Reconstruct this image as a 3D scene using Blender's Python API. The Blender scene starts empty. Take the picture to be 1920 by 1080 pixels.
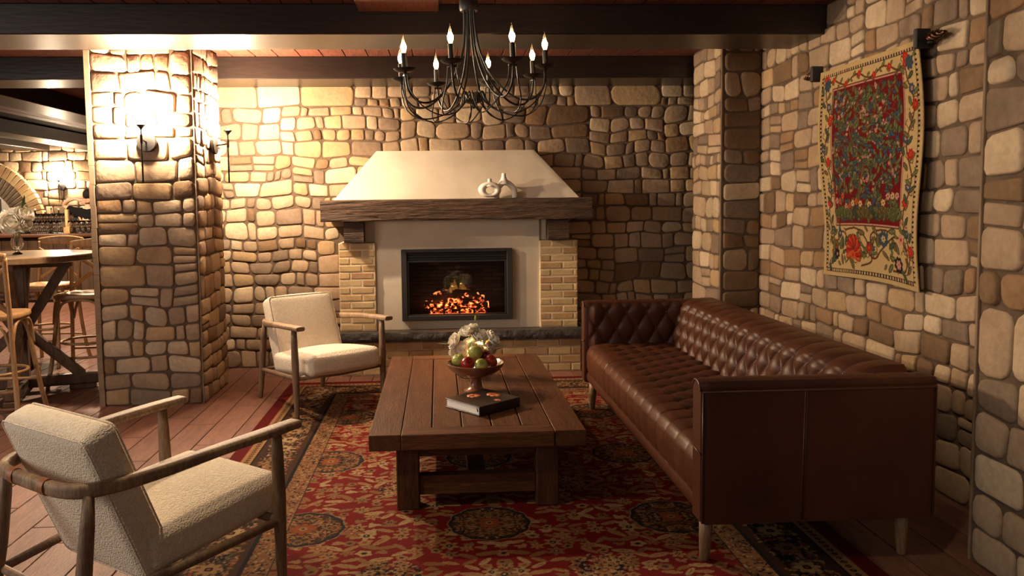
import bpy, math, random
import numpy as np
from mathutils import Vector, Matrix, noise
random.seed(7); RNG = np.random.default_rng(7)
SC = bpy.context.scene
COL = SC.collection
pi = math.pi

# ------------------------------------------------------------------ camera
F_PX, CX, CY, H = 1480.0, 905.0, 485.0, 1.52
th = math.atan((CX-822.0)/F_PX); pt = math.atan((CY-378.0)/F_PX); rl = 0.012
fw = Vector((math.sin(th)*math.cos(pt), math.cos(th)*math.cos(pt), -math.sin(pt)))
r0 = Vector((math.cos(th), -math.sin(th), 0)); u0 = r0.cross(fw)
rr = r0*math.cos(rl)-u0*math.sin(rl); uu = r0*math.sin(rl)+u0*math.cos(rl)
cd = bpy.data.cameras.new('camera'); cam = bpy.data.objects.new('camera', cd); COL.objects.link(cam)
cam.matrix_world = Matrix(((rr.x, uu.x, -fw.x, 0), (rr.y, uu.y, -fw.y, 0), (rr.z, uu.z, -fw.z, H), (0, 0, 0, 1)))
cd.sensor_width = 36; cd.lens = F_PX/1920*36; cd.shift_x = (960-CX)/1920; cd.shift_y = (CY-540)/1920
cd.clip_start = 0.05
SC.camera = cam
# ------------------------------------------------------------------ colour management, world
SC.view_settings.view_transform = 'Standard'; SC.view_settings.look = 'None'
SC.view_settings.gamma = 1; SC.view_settings.use_curve_mapping = False
SC.view_settings.exposure = 0.0
w = bpy.data.worlds.new('world'); SC.world = w; w.use_nodes = True
w.node_tree.nodes['Background'].inputs[0].default_value = (1.0, 0.72, 0.5, 1)
w.node_tree.nodes['Background'].inputs[1].default_value = 0.03

def lamp(name, kind, loc, power, color, size=0.05, rot=None, **k):
    d = bpy.data.lights.new(name, kind); d.energy = power; d.color = color
    if kind == 'AREA':
        d.shape = 'RECTANGLE'; d.size = size; d.size_y = k.get('size_y', size)
        if 'spread' in k: d.spread = k['spread']
    elif kind == 'SPOT':
        d.shadow_soft_size = size; d.spot_size = k.get('cone', 1.6); d.spot_blend = k.get('blend', .6)
    else: d.shadow_soft_size = size
    o = bpy.data.objects.new(name, d); o.location = loc
    if 'aim' in k: o.rotation_euler = (Vector(k['aim'])-Vector(loc)).to_track_quat('-Z', 'Y').to_euler()
    COL.objects.link(o); return o
WARM = (1.0, .77, .52); AMB = (1.0, .66, .38); NEU = (1.0, .89, .78)
# soft area fills added out of view, standing in for daylight from left and behind
lamp('daylight_fill', 'AREA', (-5.4, 1.8, 1.7), 85, NEU, 2.4, size_y=1.7, aim=(0, 3.6, .5))
lamp('daylight_fill', 'AREA', (-4.6, -.8, 2.0), 22, (1.0, .88, .76), 2.4, size_y=1.4, aim=(-1.0, 3.2, .5))
lamp('daylight_fill', 'AREA', (.6, -2.2, 2.1), 13, (1.0, .84, .70), 2.0, size_y=1.2, aim=(-.6, 3.2, .5))
# recessed downlights of the lounge, above the frame; the last two are added fills
lamp('overhead_spot', 'SPOT', (-1.6, 2.7, 2.72), 95, WARM, .06, aim=(-1.2, 3.3, 0), cone=1.7, blend=.8)
lamp('overhead_spot', 'SPOT', (-1.0, 5.9, 2.74), 70, WARM, .06, aim=(-.35, 6.5, .3), cone=1.9, blend=.8)
lamp('overhead_spot', 'SPOT', (1.2, 3.9, 2.72), 29, WARM, .06, aim=(2.5, 4.5, 1.5), cone=1.8, blend=.8)
lamp('overhead_spot', 'SPOT', (.8, 1.9, 2.72), 55, WARM, .06, aim=(2.25, 2.7, 1.4), cone=1.2, blend=.9)
lamp('overhead_spot', 'SPOT', (.3, 5.85, 2.74), 34, WARM, .03, aim=(.21, 5.0, .6), cone=.30, blend=.6)  # narrow spot added to brighten the roses on the coffee table
lamp('overhead_spot', 'SPOT', (-3.5, 6.2, 2.72), 90, WARM, .06, aim=(-3.4, 6.5, 1.1), cone=1.0, blend=.8)  # spot added to brighten the posy on the high table
# overhead spots giving the bar its general light
lamp('overhead_spot', 'SPOT', (-3.6, 8.6, 2.55), 500, WARM, .08, aim=(-3.5, 7.6, 0), cone=2.3, blend=.8)
lamp('overhead_spot', 'SPOT', (-5.3, 10.8, 2.55), 750, WARM, .08, aim=(-5.3, 11.8, 0), cone=2.3, blend=.8)
lamp('overhead_spot', 'SPOT', (-6.6, 12.2, 2.55), 420, WARM, .08, aim=(-6.8, 14.6, .6), cone=2.3, blend=.8)

# ------------------------------------------------------------------ materials
def nodes(m):
    m.use_nodes = True; nt = m.node_tree; b = nt.nodes['Principled BSDF']; return nt, b
def lin(c): return tuple((x/12.92 if x <= .04045 else ((x+.055)/1.055)**2.4) for x in c)
def srgb(r, g, b): return lin((r/255, g/255, b/255))
def mat(name, col, rough=.6, col2=None, scale=8, stretch=(1, 1, 1), bump=0, bscale=60, metal=0, detail=5, rand=0, lo=.35, hi=.65, grain=0, spec=.5, coat=0, voro=False, **k):
    m = bpy.data.materials.new(name); nt, b = nodes(m); L = nt.links
    b.inputs['Roughness'].default_value = rough; b.inputs['Metallic'].default_value = metal
    b.inputs['Specular IOR Level'].default_value = spec; b.inputs['Coat Weight'].default_value = coat
    b.inputs['Base Color'].default_value = (*col, 1)
    tc = nt.nodes.new('ShaderNodeTexCoord'); mp = nt.nodes.new('ShaderNodeMapping'); mp.inputs['Scale'].default_value = stretch
    L.new(tc.outputs['Object'], mp.inputs['Vector'])
    if rand:
        oi = nt.nodes.new('ShaderNodeObjectInfo'); ad = nt.nodes.new('ShaderNodeVectorMath'); ad.operation = 'SCALE'
        ad.inputs[0].default_value = (37, 19, 53); L.new(oi.outputs['Random'], ad.inputs['Scale'])
        L.new(ad.outputs[0], mp.inputs['Location'])
    if col2 is not None:
        n = nt.nodes.new('ShaderNodeTexNoise'); n.inputs['Scale'].default_value = scale; n.inputs['Detail'].default_value = detail
        n.inputs['Roughness'].default_value = .6
        L.new(mp.outputs[0], n.inputs['Vector'])
        r = nt.nodes.new('ShaderNodeValToRGB'); r.color_ramp.elements[0].position = lo; r.color_ramp.elements[1].position = hi
        r.color_ramp.elements[0].color = (*col, 1); r.color_ramp.elements[1].color = (*col2, 1)
        L.new(n.outputs['Fac'], r.inputs['Fac']); out = r.outputs[0]
        if grain:
            g = nt.nodes.new('ShaderNodeTexNoise'); g.inputs['Scale'].default_value = scale*7; g.inputs['Detail'].default_value = 3
            L.new(mp.outputs[0], g.inputs['Vector'])
            mr = nt.nodes.new('ShaderNodeMapRange'); mr.inputs[1].default_value = .38; mr.inputs[2].default_value = .6
            mr.inputs[3].default_value = 1-grain; mr.inputs[4].default_value = 1
            L.new(g.outputs['Fac'], mr.inputs[0])
            mx = nt.nodes.new('ShaderNodeVectorMath'); mx.operation = 'SCALE'
            L.new(out, mx.inputs[0]); L.new(mr.outputs[0], mx.inputs['Scale']); out = mx.outputs[0]
        if rand:
            mr = nt.nodes.new('ShaderNodeMapRange'); mr.inputs[3].default_value = 1-rand; mr.inputs[4].default_value = 1+rand
            L.new(oi.outputs['Random'], mr.inputs[0])
            mx = nt.nodes.new('ShaderNodeVectorMath'); mx.operation = 'SCALE'
            L.new(out, mx.inputs[0]); L.new(mr.outputs[0], mx.inputs['Scale']); out = mx.outputs[0]
        L.new(out, b.inputs['Base Color'])
    if bump:
        if voro:
            n = nt.nodes.new('ShaderNodeTexVoronoi'); n.feature = 'F1'
            o = n.outputs['Distance']
        else:
            n = nt.nodes.new('ShaderNodeTexNoise'); n.inputs['Detail'].default_value = 6; o = n.outputs['Fac']
        n.inputs['Scale'].default_value = bscale
        L.new(mp.outputs[0], n.inputs['Vector'])
        bp = nt.nodes.new('ShaderNodeBump'); bp.inputs['Strength'].default_value = 1; bp.inputs['Distance'].default_value = bump
        if voro: bp.invert = True
        L.new(o, bp.inputs['Height']); L.new(bp.outputs[0], b.inputs['Normal'])
    return m
def emit(name, col, s):
    m = bpy.data.materials.new(name); nt, b = nodes(m)
    b.inputs['Base Color'].default_value = (*col, 1); b.inputs['Emission Color'].default_value = (*col, 1); b.inputs['Emission Strength'].default_value = s
    return m
def glass(name, col=(1, 1, 1), rough=0.0, ior=1.45, trans=1.0):
    m = bpy.data.materials.new(name); nt, b = nodes(m)
    b.inputs['Base Color'].default_value = (*col, 1); b.inputs['Transmission Weight'].default_value = trans
    b.inputs['Roughness'].default_value = rough; b.inputs['IOR'].default_value = ior
    return m
def attr_mat(name, rough=.9, bump=0, bscale=300):
    m = mat(name, (1, 1, 1), rough, bump=bump, bscale=bscale); nt = m.node_tree
    a = nt.nodes.new('ShaderNodeAttribute'); a.attribute_name = 'col'
    nt.links.new(a.outputs['Color'], nt.nodes['Principled BSDF'].inputs['Base Color'])
    nt.nodes['Principled BSDF'].inputs['Specular IOR Level'].default_value = .15
    return m
def stone_mat(n, c, c2): return mat(n, c, .85, c2, scale=5, bump=.006, bscale=22, rand=.14, lo=.3, hi=.7, detail=7, grain=.12, spec=.25)
ST = {
 'tan': stone_mat('stone_tan', (.40, .28, .18), (.29, .20, .128)),
 'ochre': stone_mat('stone_ochre', (.43, .295, .16), (.33, .215, .115)),
 'grey': stone_mat('stone_grey_brown', (.25, .175, .12), (.17, .118, .08)),
 'brown': stone_mat('stone_brown', (.21, .125, .065), (.14, .085, .048)),
 'pale': stone_mat('stone_pale', (.53, .405, .27), (.40, .295, .19)),
 'rust': stone_mat('stone_rust', (.31, .18, .09), (.22, .13, .07)),
}
M = {
 'mortar': mat('mortar', (.078, .049, .03), .95, (.125, .08, .05), scale=9, bump=.004, bscale=50),
 'mortar_pale': mat('brick_mortar', (.66, .52, .34), .95, (.56, .43, .27), scale=14, bump=.002, bscale=80),
 'edge': mat('edge_stone_tan', (.33, .23, .14), .9, (.24, .165, .10), scale=9),
 'trim': mat('corner_trim', (.26, .18, .11), .8, (.15, .1, .06), scale=14, stretch=(1, 1, .3)),
 'beam': mat('dark_beam_paint', (.016, .010, .008), .34, (.026, .016, .012), scale=6, stretch=(.15, 1, 1), bump=.0012, bscale=50, grain=.2),
 'beamy': mat('dark_beam_paint_lengthwise', (.012, .008, .006), .42, (.02, .012, .009), scale=6, stretch=(1, .15, 1), bump=.0012, bscale=50, grain=.2, spec=.28),
 'ceilwood': mat('red_brown_ceiling_wood', (.21, .06, .03), .6, (.10, .026, .014), scale=16, stretch=(6, .35, 1), bump=.003, bscale=30, grain=.4, rand=.2),
 'floor': mat('floor_plank', (.22, .095, .06), .6, (.145, .06, .04), scale=11, stretch=(3, .5, 1), bump=.0016, bscale=40, rand=.14, grain=.22, spec=.4),
 'floorgap': mat('floor_joint', (.05, .025, .018), .9),
 'plaster': mat('cream_plaster', (.64, .56, .44), .85, (.56, .48, .37), scale=3, bump=.006, bscale=6, detail=8),
 'mantel': mat('rough_sawn_mantel_wood', (.125, .062, .03), .75, (.045, .022, .012), scale=9, stretch=(.35, 3.5, 3.5), bump=.02, bscale=16, grain=.45),
 'slate': mat('dark_slate', (.03, .024, .021), .5, (.055, .043, .035), scale=9, bump=.02, bscale=14),
 'slatetop': mat('slate_top', (.075, .055, .042), .6, (.05, .037, .028), scale=9, bump=.004, bscale=20),
 'black': mat('black_metal', (.013, .012, .012), .42, spec=.5),
 'blackmatte': mat('matte_black_frame', (.02, .018, .017), .55),
 'firebox': mat('firebox_dark', (.03, .02, .015), .9),
 'darkiron': mat('dark_iron', (.012, .010, .009), .5, spec=.3),
 'bronze': mat('dark_bronze', (.10, .05, .025), .3, metal=.9, bump=.002, bscale=40),
 'leather': mat('brown_leather', (.085, .027, .012), .40, (.05, .015, .007), scale=4, bump=.0009, bscale=260, detail=6, lo=.3, hi=.75, spec=.28),
 'piping': mat('leather_piping', (.08, .03, .017), .4),
 'oak': mat('light_oak_leg', (.36, .22, .12), .5, (.22, .125, .065), scale=7, stretch=(5, 5, .5), grain=.3, bump=.001, bscale=30),
 'chairwood': mat('smoked_oak', (.36, .235, .135), .62, (.22, .135, .075), scale=7, stretch=(2.2, 2.2, .8), grain=.35, bump=.001, bscale=60),
 'chairleg': mat('smoked_oak_leg', (.27, .165, .092), .58, (.16, .095, .052), scale=7, stretch=(5, 5, .5), grain=.35, bump=.001, bscale=60),
 'tan_leather': mat('tan_leather_strap', (.26, .095, .035), .5),
 'boucle': mat('cream_boucle', (.78, .68, .55), .95, (.70, .60, .47), scale=60, bump=.004, bscale=150, voro=True, spec=.1, detail=2),
 'tablewood': mat('dark_teak_table', (.13, .05, .02), .5, (.08, .029, .012), scale=6, stretch=(5, .45, 5), grain=.4, bump=.0015, bscale=30, rand=.12, spec=.22),
 'tablewoodx': mat('dark_teak_table_crosswise', (.155, .058, .024), .5, (.08, .029, .012), scale=6, stretch=(.45, 5, 5), grain=.4, bump=.0015, bscale=30, rand=.12, spec=.22),
 'tablewoodz': mat('dark_teak_table_upright', (.12, .05, .025), .45, (.065, .026, .013), scale=6, stretch=(5, 5, .45), grain=.4, bump=.0015, bscale=30, rand=.12, spec=.22),
 'barwood': mat('bar_table_wood', (.17, .095, .05), .4, (.09, .048, .025), scale=6, stretch=(3, 3, .7), grain=.35, rand=.1),
 'bartop': mat('bar_table_top', (.26, .16, .085), .28, (.17, .1, .05), scale=6, stretch=(.5, 4, 3), grain=.3),
 'stoolwood': mat('honey_oak', (.52, .30, .13), .42, (.38, .205, .085), scale=6, stretch=(4, 4, .6), grain=.25),
 'barfront': mat('bar_front_wood', (.06, .03, .017), .5, (.035, .018, .01), scale=5, stretch=(4, 4, .5), rand=.2),
 'barcounter': mat('bar_counter_wood', (.07, .028, .014), .3, (.045, .017, .009), scale=5, stretch=(.4, 4, 4)),
 'glass': glass('clear_glass'),
 'bulbglass': glass('clear_bulb_glass', (1, .95, .85)),
 'white_ceramic': mat('white_ceramic', (.72, .66, .58), .55, bump=.0006, bscale=90),
 'bowlwood': mat('polished_brown_bowl', (.20, .07, .03), .3, (.13, .04, .018), scale=8, stretch=(2, 2, 6), coat=.3),
 'red_apple': mat('red_apple_skin', (.27, .012, .01), .28, (.40, .06, .02), scale=9, lo=.5, hi=.8, coat=.3),
 'green_apple': mat('green_apple_skin', (.26, .30, .045), .3, (.36, .36, .09), scale=8, coat=.3),
 'dark_apple': mat('dark_red_apple_skin', (.10, .008, .008), .25, coat=.3),
 'stem': mat('stem', (.09, .06, .025), .8),
 'petal': mat('ivory_petal', (.88, .82, .70), .7, (.92, .88, .78), scale=20),
 'petal_blush': mat('blush_petal', (.88, .74, .62), .7, (.90, .80, .70), scale=20),
 'leaf': mat('green_leaf', (.05, .085, .02), .55, (.09, .13, .04), scale=20),
 'paper': mat('page_block', (.90, .87, .82), .8, (.82, .78, .72), scale=14, stretch=(.1, .1, 24)),
 'cover': mat('dark_book_cover', (.022, .016, .014), .32, (.06, .04, .03), scale=7, lo=.5, hi=.75),
 'coral': mat('coral_print', (.55, .17, .06), .4, (.42, .11, .04), scale=30),
 'faint_print': mat('faint_spine_print', (.075, .04, .025), .5),
 'skin': mat('skin', (.50, .28, .18), .55),
 'tee': mat('black_tee', (.008, .007, .008), 1.0, spec=.1),
 'trouser': mat('dark_trousers', (.02, .02, .025), .9),
 'hair': mat('dark_hair', (.012, .008, .006), .8, spec=.15, bump=.004, bscale=80),
 'bark': mat('charred_log_bark', (.05, .02, .012), .9, (.12, .05, .025), scale=10, bump=.01, bscale=30),
 'logend': mat('log_cut_end', (.30, .19, .10), .85, (.2, .12, .06), scale=25),
 'cream_panel': mat('white_niche', (.8, .74, .64), .8),
 'cord': mat('cord', (.30, .20, .12), .6),
}
BR = [mat('brick_buff', (.54, .38, .19), .9, (.45, .31, .15), scale=8, bump=.003, bscale=45, rand=.1),
      mat('brick_honey', (.44, .28, .13), .9, (.36, .22, .10), scale=8, bump=.003, bscale=45, rand=.1),
      mat('brick_cinnamon', (.35, .20, .10), .9, (.42, .27, .14), scale=8, bump=.003, bscale=45, rand=.1),
      mat('brick_sand', (.56, .41, .22), .9, (.48, .34, .17), scale=8, bump=.003, bscale=45, rand=.1)]
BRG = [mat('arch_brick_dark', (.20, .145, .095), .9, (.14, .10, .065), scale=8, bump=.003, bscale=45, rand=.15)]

for _p in ('petal', 'petal_blush'):
    _b = M[_p].node_tree.nodes['Principled BSDF']; _b.inputs['Subsurface Weight'].default_value = .6; _b.inputs['Subsurface Radius'].default_value = (.02, .015, .01); _b.inputs['Subsurface Scale'].default_value = .5
# ------------------------------------------------------------------ mesh helpers
class MB:
    def __init__(s): s.v = []; s.f = []; s.m = []; s.X = None; s.mi = 0
    def add(s, vs, fs):
        n = len(s.v)
        if s.X is not None: vs = [tuple(s.X @ Vector(p)) for p in vs]
        s.v += [tuple(p) for p in vs]; s.f += [tuple(i+n for i in f) for f in fs]; s.m += [s.mi]*len(fs); return s
    def box(s, c, d, b=.004):
        hx, hy, hz = [x/2 for x in d]; b = min(b, hx*.9, hy*.9, hz*.9); vs = []; idx = {}
        for sx in (-1, 1):
            for sy in (-1, 1):
                for sz in (-1, 1):
                    for a in range(3):
                        q = [sx*(hx-b), sy*(hy-b), sz*(hz-b)]
                        q[a] += (sx, sy, sz)[a]*b
                        idx[(sx, sy, sz, a)] = len(vs); vs.append((c[0]+q[0], c[1]+q[1], c[2]+q[2]))
        fs = []
        def fc(l): fs.append(l)
        for a in range(3):
            o = [i for i in range(3) if i != a]
            for sg in (-1, 1):
                q = []
                for (p, r) in ((-1, -1), (1, -1), (1, 1), (-1, 1)):
                    k = [0, 0, 0]; k[a] = sg; k[o[0]] = p; k[o[1]] = r; q.append(idx[(*k, a)])
                if (sg > 0) == (a == 1): q = q[::-1]
                fc(q)
        for a in range(3):
            o = [i for i in range(3) if i != a]
            for p in (-1, 1):
                for r in (-1, 1):
                    k0 = [0]*3; k0[a] = -1; k0[o[0]] = p; k0[o[1]] = r; k1 = list(k0); k1[a] = 1
                    q = [idx[(*k0, o[0])], idx[(*k1, o[0])], idx[(*k1, o[1])], idx[(*k0, o[1])]]
                    s_ = p*r*(1 if a != 1 else -1)
                    fc(q if s_ > 0 else q[::-1])
        for sx in (-1, 1):
            for sy in (-1, 1):
                for sz in (-1, 1):
                    q = [idx[(sx, sy, sz, a)] for a in range(3)]
                    fc(q if sx*sy*sz > 0 else q[::-1])
        return s.add(vs, fs)
    def loft(s, rings, cap=True, closed=False):
        n = len(rings[0]); vs = [p for r in rings for p in r]; fs = []
        k = len(rings)
        for i in range(k if closed else k-1):
            for j in range(n):
                a = i*n+j; b = i*n+(j+1) % n; i2 = (i+1) % k
                fs.append((a, b, i2*n+(j+1) % n, i2*n+j))
        if cap and not closed: fs.append(tuple(range(n))[::-1]); fs.append(tuple((k-1)*n+j for j in range(n)))
        return s.add(vs, fs)
    def tube(s, pts, r, n=8, cap=True, closed=False):
        pts = [Vector(p) for p in pts]; k = len(pts)
        if not isinstance(r, (list, tuple)): r = [r]*k
        rings = []; prev = None
        for i, p in enumerate(pts):
            a = pts[i-1] if (i > 0 or closed) else p; b = pts[(i+1) % k] if (i < k-1 or closed) else p
            t = (b-a).normalized()
            if prev is None: prev = Vector((0, 0, 1)) if abs(t.z) < .9 else Vector((1, 0, 0))
            x = (prev - t*prev.dot(t)).normalized(); prev = x; y = t.cross(x)
            rings.append([p + (x*math.cos(2*pi*j/n)+y*math.sin(2*pi*j/n))*r[i] for j in range(n)])
        return s.loft(rings, cap, closed)
    def sweep(s, pts, wd, hd, n=12, pw=4.0, cap=True):
        pts = [Vector(p) for p in pts]; k = len(pts); rings = []
        if not isinstance(wd, (list, tuple)): wd = [wd]*k
        if not isinstance(hd, (list, tuple)): hd = [hd]*k
        for i, p in enumerate(pts):
            t = (pts[min(k-1, i+1)]-pts[max(0, i-1)]).normalized()
            sd = t.cross(Vector((0, 0, 1))).normalized(); up = sd.cross(t)
            ring = []
            for j in range(n):
                a = 2*pi*(j+.5)/n; c_, s_ = math.cos(a), math.sin(a)
                q = (abs(c_)**pw+abs(s_)**pw)**(-1/pw)
                ring.append(p + sd*(c_*q*wd[i]/2) + up*(s_*q*hd[i]/2))
            rings.append(ring)
        return s.loft(rings, cap)
    def lathe(s, prof, n=20, c=(0, 0, 0), cap=False):
        rings = [[(c[0]+r*math.cos(2*pi*j/n), c[1]+r*math.sin(2*pi*j/n), c[2]+z) for j in range(n)] for r, z in prof]
        return s.loft(rings, cap)
    def rbox(s, d, r, n=10, c=(0, 0, 0), bulge=(0, 0, 0)):
        # rounded box: subdivided cube pushed out from its inner box
        hx, hy, hz = [x/2 for x in d]; key = {}; vs = []; fs = []
        def vert(p):
            k = tuple(int(round(q*n)) for q in p)
            if k in key: return key[k]
            q = []
            for a, h in enumerate((hx, hy, hz)): q.append(p[a]*h)
            inn = [max(-(h-r), min(h-r, x)) for x, h in zip(q, (hx, hy, hz))]
            dv = Vector([a-b for a, b in zip(q, inn)])
            if dv.length > 1e-9: dv = dv.normalized()*r
            o = [i+e for i, e in zip(inn, dv)]
            for a in range(3):
                b_, c_ = [i for i in range(3) if i != a]
                o[a] += bulge[a]*p[a]*(1-p[b_]**2)*(1-p[c_]**2)
            key[k] = len(vs); vs.append((o[0]+c[0], o[1]+c[1], o[2]+c[2])); return key[k]
        # non-uniform sampling so the round edges get vertices
        g = sorted(set([-1, 1]+[round(math.sin(pi/2*(2*i/n-1))*n)/n for i in range(n+1)]))
        for a in range(3):
            o = [i for i in range(3) if i != a]
            for sg in (-1, 1):
                for i in range(len(g)-1):
                    for j in range(len(g)-1):
                        q = []
                        for (x, y) in ((g[i], g[j]), (g[i+1], g[j]), (g[i+1], g[j+1]), (g[i], g[j+1])):
                            p = [0, 0, 0]; p[a] = sg; p[o[0]] = x; p[o[1]] = y; q.append(vert(p))
                        if (sg > 0) == (a == 1): q = q[::-1]
                        if len(set(q)) == 4: fs.append(q)
        return s.add(vs, fs)
    def mesh(s, name, mats, smooth=True):
        me = bpy.data.meshes.new(name); me.from_pydata(s.v, [], s.f)
        if not isinstance(mats, (list, tuple)): mats = [mats]
        for m in mats: me.materials.append(m)
        if len(mats) > 1: me.polygons.foreach_set('material_index', s.m)
        if smooth: me.polygons.foreach_set('use_smooth', [True]*len(me.polygons))
        me.update(); return me
    def build(s, name, mats, parent=None, smooth=True, loc=None, auto=None):
        me = s.mesh(name, mats, smooth)
        if smooth and auto is not None:
            me.set_sharp_from_angle(angle=math.radians(auto))
        o = bpy.data.objects.new(name, me); COL.objects.link(o)
        if parent: o.parent = parent
        if loc: o.location = loc
        return o
def B(name, mt, c, d, parent=None, b=.004, **k):
    return MB().box(c, d, b).build(name, mt, parent, smooth=False, **k)
def T(name, label, cat, loc=(0, 0, 0), rz=0, group=None, parent=None):
    o = bpy.data.objects.new(name, None); o.empty_display_size = .1; COL.objects.link(o)
    o.location = loc; o.rotation_euler = (0, 0, rz); o['label'] = label; o['category'] = cat
    if group: o['group'] = group
    return o
def tag(o, label, cat, group=None):
    o['label'] = label; o['category'] = cat
    if group: o['group'] = group
    return o
def struct(o): o['kind'] = 'structure'; return o
def dup(root, loc=None, rz=None, label=None, group=None):
    r = root.copy(); COL.objects.link(r)
    if loc is not None: r.location = loc
    if rz is not None: r.rotation_euler = (0, 0, rz)
    if label: r['label'] = label
    if group: r['group'] = group
    def rec(a, b):
        for ch in list(a.children):
            c = ch.copy(); COL.objects.link(c); c.parent = b; c.matrix_parent_inverse = ch.matrix_parent_inverse; rec(ch, c)
    rec(root, r); return r
def bez(pts, n=8):
    # Catmull-Rom through the points
    P = [Vector(p) for p in pts]; out = []
    for i in range(len(P)-1):
        a = P[max(0, i-1)]; b = P[i]; c = P[i+1]; d = P[min(len(P)-1, i+2)]
        for k in range(n):
            t = k/n
            out.append(.5*((2*b)+(c-a)*t+(2*a-5*b+4*c-d)*t*t+(-a+3*b-3*c+d)*t**3))
    out.append(P[-1]); return out

# ------------------------------------------------------------------ stone and brick masonry
def stones(parent, O, U, V, w, h, pal, seed, hgt=.128, asp=1.0, holes=(), joint=.009, height=.011, nmax=300, skip=None, warp=.017):
    rnd = random.Random(seed); U = Vector(U); V = Vector(V); N = U.cross(V); O = Vector(O)
    rects = []; v = 0; bh_ = hgt*3.05
    while v < h-.01:
        bh = bh_*rnd.uniform(.85, 1.15)
        if h-v-bh < hgt*.8: bh = h-v
        u = -rnd.uniform(0, .5)
        while u < w:
            bw_ = rnd.uniform(.5, 1.1); a_, b_ = max(0, u), min(w, u+bw_); u += bw_
            if w-b_ < .12: b_ = w; u = w
            if b_-a_ < .09: continue
            n = max(1, round(bh/hgt*rnd.uniform(.88, 1.12))); ws = [rnd.uniform(.78, 1.28) for _ in range(n)]; y = v
            for q in ws:
                rh = bh*q/sum(ws); x = a_
                while x < b_-.001:
                    sw_ = rh*rnd.uniform(1.05, 2.15)*asp
                    if rnd.random() < .14: sw_ = rh*rnd.uniform(.6, .9)
                    if b_-(x+sw_) < rh*.55: sw_ = b_-x
                    if rnd.random() < .10 and rh > hgt*1.0:
                        f = rnd.uniform(.38, .62); sw_ = min(sw_, rh*1.5) if b_-x > rh*2.2 else sw_
                        rects += [(x, y, sw_, rh*f), (x, y+rh*f, sw_, rh*(1-f))]
                    else: rects.append((x, y, sw_, rh))
                    x += sw_
                y += rh
        v += bh
    def W(u, v):
        e = min(1, min(u, w-u)/.06, 9) ; e2 = min(1, min(v, h-v)/.06)
        n1 = noise.noise(Vector((u*3.4+seed*3.1, v*3.4, seed))); n2 = noise.noise(Vector((u*3.4, v*3.4+seed*1.7, seed+9)))
        n3 = noise.noise(Vector((u*11, v*11, seed+3))); n4 = noise.noise(Vector((u*11, v*11, seed+5)))
        return u+max(0, e)*(n1*warp*2.1+n3*warp*.55), v+max(0, e2)*(n2*warp*2.1+n4*warp*.55)
    items = []
    for (x, y, a, b) in rects:
        cu, cv = x+a/2, y+b/2
        if any(hx0 < cu < hx1 and hy0 < cv < hy1 for hx0, hy0, hx1, hy1 in holes): continue
        if skip and skip(cu, cv): continue
        items.append((a*b, x, y, a, b))
    items.sort(reverse=True)
    stuff = MB(); names = list(pal.keys()); wts = list(pal.values())
    for k, (_, x, y, a, b) in enumerate(items):
        mb = MB() if k < nmax else stuff
        mt = rnd.choices(names, wts)[0]
        j2 = joint/2*rnd.uniform(.8, 1.5); x0, y0, x1, y1 = x+j2, y+j2, x+a-j2, y+b-j2
        rad = min(x1-x0, y1-y0)*rnd.uniform(.12, .36)
        ht = height*rnd.uniform(.7, 1.35)
        ring = []
        for (qx, qy, a0) in ((x1, y1, 0), (x0, y1, 90), (x0, y0, 180), (x1, y0, 270)):
            rad_c = rad*rnd.uniform(.7, 1.25)
            ox = qx-math.copysign(rad_c, qx-(x0+x1)/2); oy = qy-math.copysign(rad_c, qy-(y0+y1)/2)
            for t in (8, 45, 82):
                an = math.radians(a0+t); ring.append((ox+rad_c*math.cos(an), oy+rad_c*math.sin(an)))
        ring = [W(*p) for p in ring]
        cu = sum(p[0] for p in ring)/12; cv = sum(p[1] for p in ring)/12
        def lay(f, d, ins=0):
            out = []
            for (p, q) in ring:
                du, dv = p-cu, q-cv; L_ = math.hypot(du, dv); g = max(.1, (L_-ins)/L_)*f
                out.append(O+U*(cu+du*g)+V*(cv+dv*g)+N*d)
            return out
        vs = lay(1, -.004)+lay(1, ht*.35, .001)+lay(1, ht*.9, .007)+lay(.93, ht*1.15, .008); fs = []
        for r_ in range(3):
            for j_ in range(12):
                fs.append((r_*12+j_, r_*12+(j_+1) % 12, (r_+1)*12+(j_+1) % 12, (r_+1)*12+j_))
        fs.append(tuple(36+j_ for j_ in range(12)))
        if k < nmax:
            mb.add(vs, fs); o = mb.build('stone', ST[mt], parent)
        else:
            stuff.mi = names.index(mt); stuff.add(vs, fs)
    if stuff.v:
        o = stuff.build('stone_infill', [ST[n] for n in names], parent); o['kind'] = 'stuff'
BRICK_CACHE = {}
def bricks(parent, x0, x1, z0, z1, yf, bl=.205, bh=.065, jt=.014, dep=.04, seed=1, mats=BR, name='brick'):
    rnd = random.Random(seed); rows = round((z1-z0)/bh); bh = (z1-z0)/rows
    for r in range(rows):
        x = x0 - (bl*.5 if r % 2 else 0); z = z0+r*bh
        while x < x1-.005:
            a = max(x0, x); b = min(x1, x+bl); x += bl
            if b-a < .03: continue
            ln = round(b-a-jt, 3); mi = rnd.choices(range(len(mats)), [4, 3, 2, 3][:len(mats)])[0]
            key = (ln, round(bh, 4), round(dep, 3), mats[mi].name)
            if key not in BRICK_CACHE: BRICK_CACHE[key] = MB().box((0, 0, 0), (ln, dep, bh-jt), .004).mesh(name, mats[mi], False)
            o = bpy.data.objects.new(name, BRICK_CACHE[key]); COL.objects.link(o); o.parent = parent
            o.location = ((a+b)/2, yf+dep/2+rnd.uniform(-.002, .003), z+bh/2)

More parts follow.
